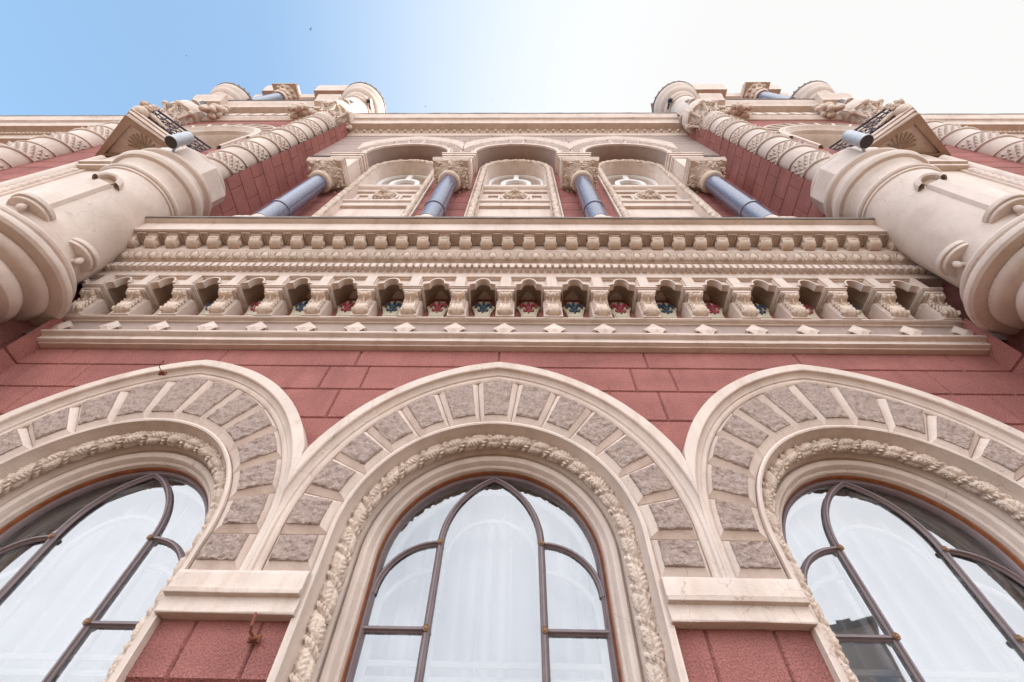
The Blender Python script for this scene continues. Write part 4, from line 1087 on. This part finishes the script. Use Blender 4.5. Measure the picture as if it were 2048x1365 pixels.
    q = MB(); q.lathe([(.2,14.25),(.22,14.3),(.2,14.35),(.2,14.5),(.34,14.8)], cx=c-.55, cp=1.05, n=24)
    for i in range(12):
        for z_ in (14.5, 14.7): a = 2*PI*i/12; q.ell((c-.55+(.1+(z_-14.3)*.5)*math.sin(a), 1.05+(.1+(z_-14.3)*.5)*math.cos(a), z_), (.06,.06,.07), 7, 5)
    q.box(c-.93, c-.17, .6, 1.42, 14.8, 14.92); bl(q, 'capital', 'cream2', ac, sharp=60)
    q = MB(); vs = []; 
    arch_sweep(q, x0+1.15, [(.5,1.0),(.5,1.1),(.35,1.1),(.35,1.0)], leg=.4, n=16, z0=13.0, closed=False); bl(q, 'attic_scallop', 'cream')
    # prow-shaped balcony
    ax_, ap = -6.70, 1.50; wl, wr = -7.50, -6.02
    q = MB()
    def prow(s): return [(ax_+(wl-ax_)*s, .8), (ax_, .8+(ap-.8)*s), (ax_+(wr-ax_)*s, .8)]
    q.plan([(wl-.10,.78),(ax_,ap),(wr+.10,.78)], 7.00, 7.05)
    q.plan([(wl-.14,.78),(ax_,ap+.04),(wr+.14,.78)], 7.05, 7.14); q.plan([(wl-.17,.78),(ax_,ap+.07),(wr+.17,.78)], 7.14, 7.20); q.plan([(wl-.12,.78),(ax_,ap+.02),(wr+.12,.78)], 7.20, 7.26)
    bc = bl(q, 'balcony', 'cream'); tag(bc, 'prow-shaped balcony of the %s pavilion with iron railing' % nm)
    q = MB(); O_ = [(wl-.10,.82),(ax_,ap),(wr+.10,.82)]; I_ = [(wl+.10,.86),(ax_,ap-.17),(wr-.09,.86)]
    for i in (0, 1): q.plan([O_[i], O_[i+1], I_[i+1], I_[i]], 6.94, 7.002)
    q.plan([O_[0], I_[0], I_[2], O_[2]], 6.94, 7.002)
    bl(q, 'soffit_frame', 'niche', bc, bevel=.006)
    q = MB(); rnd = random.Random(2)
    for i in range(9):
        a = rad(-75+150*i/8); pts = [(ax_+.02+s_*.42*math.sin(a)*(.9 if s_ > .5 else 1), .93+s_*.40*math.cos(a), 6.992) for s_ in (.1, .35, .65, 1.0)]
        pts = [p_ for p_ in pts if abs(p_[0]-ax_) < (ap-.2-p_[1])*1.08]
        if len(pts) > 1: q.tube(pts, lambda i: .012+.004*i, 6)
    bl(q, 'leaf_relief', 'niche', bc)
    q = MB()
    for (xa_, pa_), (xb_, pb_) in (((ax_, ap), (wr+.12, .8)), ((ax_, ap), (wl-.12, .8))):
        A = Vector((xa_, pa_, 0)); Bv = Vector((xb_, pb_, 0)); n_ = 9
        for z_, w_ in ((7.30, .016), (7.38, .010), (7.60, .010), (7.72, .02)): q.tube([(A.x, A.y, z_), (Bv.x, Bv.y, z_)], w_, 6)
        for i in range(n_+1):
            v = A.lerp(Bv, i/n_); q.tube([(v.x, v.y, 7.26), (v.x, v.y, 7.72)], .011, 6)
            if i < n_:
                v2 = A.lerp(Bv, (i+.5)/n_)
                q.tube([(v.x, v.y, 7.38), (v2.x, v2.y, 7.52), (v.x*.0+A.lerp(Bv, (i+1)/n_).x, A.lerp(Bv, (i+1)/n_).y, 7.38)], .010, 5)
                q.tube([(v.x, v.y, 7.60), (v2.x, v2.y, 7.46), (A.lerp(Bv, (i+1)/n_).x, A.lerp(Bv, (i+1)/n_).y, 7.60)], .010, 5)
                q.ell((v2.x, v2.y, 7.32), (.035,.035,.035), 6, 4)
    bl(q, 'iron_railing', 'iron', bc)
    q = MB(); lion(q, (ax_, ap+.04, 7.50), .17); q.ell((ax_, ap-.02, 7.30), (.15,.12,.16)); 
    for sg in (-1, 1): q.tube([(ax_, ap, 7.42), (ax_+sg*.16, ap-.1, 7.36), (ax_+sg*.34, ap-.30, 7.33)], lambda i: .07-.018*i, 8)
    bl(q, 'carved_lion', 'cream2', bc, sharp=60)
    # window below: engaged roll, rope, recess and lintel
    wc = -6.60
    for sg in (-1, 1):
        xx = wc+sg*.52
        q = MB(); q.lathe([(.085,-1.0),(.085,6.55)], cx=xx, cp=.83, n=24); bl(q, 'window_shaft', 'creamT', pw)
        q = MB(); q.box(min(xx, xx-sg*.26), max(xx, xx-sg*.26), .7, .838, -1.0, 6.0)
        rr_ = xx-sg*.17
        q.tube([(rr_, .845, -1+.045*i) for i in range(152)], lambda i: .036+.012*math.sin(i*2.2), 8)
        bl(q, 'window_jamb', 'cream', pw, sharp=50)
    q = MB(); q.box(wc-.40, wc+.40, .78, .90, 5.86, 5.96); q.box(wc-.44, wc+.44, .78, .94, 5.96, 6.06); q.box(wc-.46, wc+.46, .78, .86, 6.06, 6.9); q.box(wc-.27, wc+.27, .74, .812, -1.0, 5.9)
    bl(q, 'lintel', 'cream', pw, bevel=.006)
    # far wing beyond the outer turret
    a0, a1 = -20.5, -9.6
    quads = [RR(a0, a1, ZG-.1, 12.2, -.05)]
    shp(quads, 'wing_wall', 'red', B, [-2.25+.4*i for i in range(35)], [])
    q = MB(); q.prismx([(p, z-.35) for p, z in UC], a0, a1+.6, step=.6, jit=.008); bl(q, 'wing_cornice', 'cream', sharp=25)
    q = MB(); q.prismx([(-.1,12.58),(.78,12.565),(.79,12.61),(-.1,12.7)], a0, a1+.6, step=.5, jit=.012); bl(q, 'roof_edge', 'lead')
    q = MB()
    for i in range(92): q.ell((a0+.12*i, .415, 11.89), (.05, .045, .05), 7, 5)
    bl(q, 'egg_and_dart_moulding', 'cream2', sharp=60)
    quads = [RR(a0, a1, 11.0, 11.72, -.03)]
    shp(quads, 'grey_frieze_band', 'grey', B, [], [])
pavilion(None); pavilion(MIR)
# building volume behind the facade so that it has a body and roof
q = MB(); q.box(-20.5, 20.8, -14, -2.3, ZG, 12.9); q.box(-9.0, 9.3, -14, -.62, 3.2, 3.5); q.box(-9.0, 9.3, -14, -.65, 12.7, 12.9)
q.build('building_body', 'red', B)
# ------------------------------------------------------------------ floodlights, hooks, birds
def lamp(px, mir, label):
    mx_ = (lambda x: x) if mir is None else (lambda x: mir-x)
    x, p, z = px; x, p, z = away(KL if mir is None else KR, mx_(x), p, z)
    t = empty('floodlight', (x*S, -p*S, z*S+ZS), label, 'floodlight', 'floodlights on the turrets')
    sg = 1 if mir is None else -1
    def cyl(prof, name, mt):
        q = MB(); q.lathe(prof, n=36); return q.build(name, mt, t, sharp=35)
    cyl([(.088,0),(.093,.005),(.094,.05),(.089,.055),(.089,.07),(.086,.075),(.085,.40),(.078,.43),(.04,.44)], 'housing', 'lamp')
    cyl([(.084,-.001),(.084,.01)], 'lens', 'dark')
    q = MB(); q.tube([(0,-.02,.12),(-sg*.04,-.08,.10),(-sg*.08,-.16,.05)], .02, 8); q.box(-.03-sg*.08,.03-sg*.08,-.2,-.14,.0,.10); q.build('bracket', 'lamp', t)
    return t
lamp((-4.38, 1.46, 4.60), None, 'silver cylinder floodlight on the left turret in front of the balcony railing')
lamp((-4.38, 1.46, 4.60), MIR, 'silver cylinder floodlight on the right turret in the sun glare')
def box_lamp(x, label):
    x, p, z = away(KL if x < 0 else KR, x, 1.08, 12.94)
    t = empty('wall_spotlight', (x*S, -p*S, z*S+ZS), label, 'spotlight', 'small box lamps under the turret caps')
    q = MB(); q.box(-.07,.07,-.05,.09,-.09,.09); q.build('housing', 'lamp', t, bevel=.01)
    q = MB(); q.box(-.055,.055,.09,.095,-.075,.075); q.box(-.055,.055,-.03,.07,-.095,-.091); q.build('lens', 'dark', t)
    q = MB(); q.box(-.02,.02,-.22,-.05,-.02,.02); q.build('bracket', 'dark', t)
box_lamp(TXL+.42, 'small dark box spotlight under the cap of the left turret')
box_lamp(TXR-.42, 'small dark box spotlight under the cap of the right turret')
def hook(x, p, z, label, s=1.0):
    q = MB(); q.tube([(0,-.06,0),(0,.05,0),(.004,.075,.02),(0,.075,.06),(-.012,.06,.085),(-.02,.04,.07)], .008*s, 6); q.ell((0,.0,-.002), (.024,.012,.016)); q.box(-.03,.03,-.03,-.012,-.018,.016)
    o = q.build('iron_hook', 'rust', None); o.location = (x*S, -p*S, z*S+ZS); tag(o, label, 'hook')
    return o
hook(-1.17, .0, -.60, 'rusty hook on the red pier under the left impost')
hook(-3.02, .09, 1.50, 'rusty hook on the hood of the left arch', .5)
q = MB(); q.tube([(0,-.02,0),(0,.03,0),(0,.035,-.05)], .004, 6); q.tube([(0,.03,.0),(0,.03,.07)], .004, 6)
o = q.build('wall_nail', 'rust', None); o.location = (.985*S, .05*S, 1.42*S+ZS); tag(o, 'small rusty nail in the red wall right of the middle arch', 'nail')
def pix(x, y, d):
    v = fw*1.0+rt*((x-1024)/905.8)-up*((y-682.5)/905.8); return cam.matrix_world.translation+v.normalized()*d
def bird(x, y, d, span, label, rz, bank_):
    bm = bmesh.new(); s = span/2
    def tri(*p):
        bm.faces.new([bm.verts.new(v) for v in p])
    # body
    vs = []; n = 8
    prof = [(.0,-.42),(.05,-.36),(.085,-.2),(.095,0),(.08,.2),(.055,.32),(.06,.38),(.045,.45),(.0,.50)]
    for r_, y_ in prof: vs.append([bm.verts.new((r_*s*math.cos(2*PI*i/n), y_*s, r_*s*.8*math.sin(2*PI*i/n))) for i in range(n)])
    for j in range(len(vs)-1):
        for i in range(n): 
            try: bm.faces.new([vs[j][i], vs[j][(i+1) % n], vs[j+1][(i+1) % n], vs[j+1][i]])
            except ValueError: pass
    for sg in (-1, 1):
        top = [(0,.18,.03),(sg*.4,.26,.16),(sg*.75,.08,.14),(sg*1.0,-.22,.05),(sg*.62,-.10,.12),(sg*.3,-.14,.10),(0,-.14,.02)]
        a = [bm.verts.new((v[0]*s, v[1]*s, v[2]*s)) for v in top]; b_ = [bm.verts.new((v[0]*s, v[1]*s, v[2]*s-.012*s)) for v in top]
        bm.faces.new(a); bm.faces.new(b_[::-1])
        for i in range(7): bm.faces.new([a[i], a[(i+1) % 7], b_[(i+1) % 7], b_[i]])
    tl = [(-.05,-.36,0),(.05,-.36,0),(.14,-.72,0),(-.14,-.72,0)]
    a = [bm.verts.new((v[0]*s, v[1]*s, .01*s)) for v in tl]; b_ = [bm.verts.new((v[0]*s, v[1]*s, -.01*s)) for v in tl]
    bm.faces.new(a); bm.faces.new(b_[::-1])
    for i in range(4): bm.faces.new([a[i], a[(i+1) % 4], b_[(i+1) % 4], b_[i]])
    bmesh.ops.recalc_face_normals(bm, faces=bm.faces)
    o = link(bm, 'bird', 'feather'); o.location = pix(x, y, d); o.rotation_euler = (bank_, .2, rz); tag(o, label, 'bird', 'birds flying high above the roof')
bird(621, 58, 60, .46, 'dark bird highest in the blue sky', 2.2, .5)
bird(373, 112, 95, .34, 'tiny bird above the left turret cap', 1.0, .3)
bird(851, 214, 75, .32, 'tiny bird just over the middle roof edge', .4, .2)
bird(983, 201, 95, .28, 'tiniest bird near the middle of the roof edge', 1.4, .2)
# ------------------------------------------------------------------ ground and the block across the street
me = bpy.data.meshes.new('pavement'); me.from_pydata([(-400,-400,0),(400,-400,0),(400,400,0),(-400,400,0)], [], [(0,1,2,3)]); me.materials.append(M['pave'])
g = bpy.data.objects.new('pavement', me); C.objects.link(g); g['kind'] = 'structure'
ob = empty('apartment_block', (25, -39.5, 0), 'tan apartment block with balconies, mirrored in the right window', 'apartment block')
def obx(name, mt, boxes, bev=0):
    q = MB()
    for x0_, x1_, y0_, y1_, z0_, z1_ in boxes: q.box(x0_/S, x1_/S, -y1_/S, -y0_/S, z0_/S, z1_/S)
    return q.build(name, mt, ob)
ob.rotation_euler = (0, 0, rad(28.5)); H_ = 21
obx('wall', 'facade2', [(-6.5, 6.5, -14, 0, 0, H_)])
obx('roof', 'lead', [(-6.8, 6.8, -14.4, .4, H_, H_+.4), (-5, -3, -5, -1, H_+.4, H_+2), (0, 2.5, -6, -1.5, H_+.4, H_+1.6), (4, 5.2, -5, -1, H_+.4, H_+1.2)])
fl = [2.5+2.8*i for i in range(6)]
obx('window', 'balk', [(x-.7, x+.7, -.1, .04, z-.1, z+1.5) for x in (-5.4,-2.7,0,2.7,5.4) for z in fl])
obx('balcony', 'white', [(x-1.5, x+1.5, 0, 1.2, z-1.1, z-.95) for x in (-4.0, 1.4, 4.6) for z in fl]+[(x-1.5, x+1.5, 1.1, 1.2, z-.95, z-.1) for x in (-4.0, 1.4, 4.6) for z in fl])
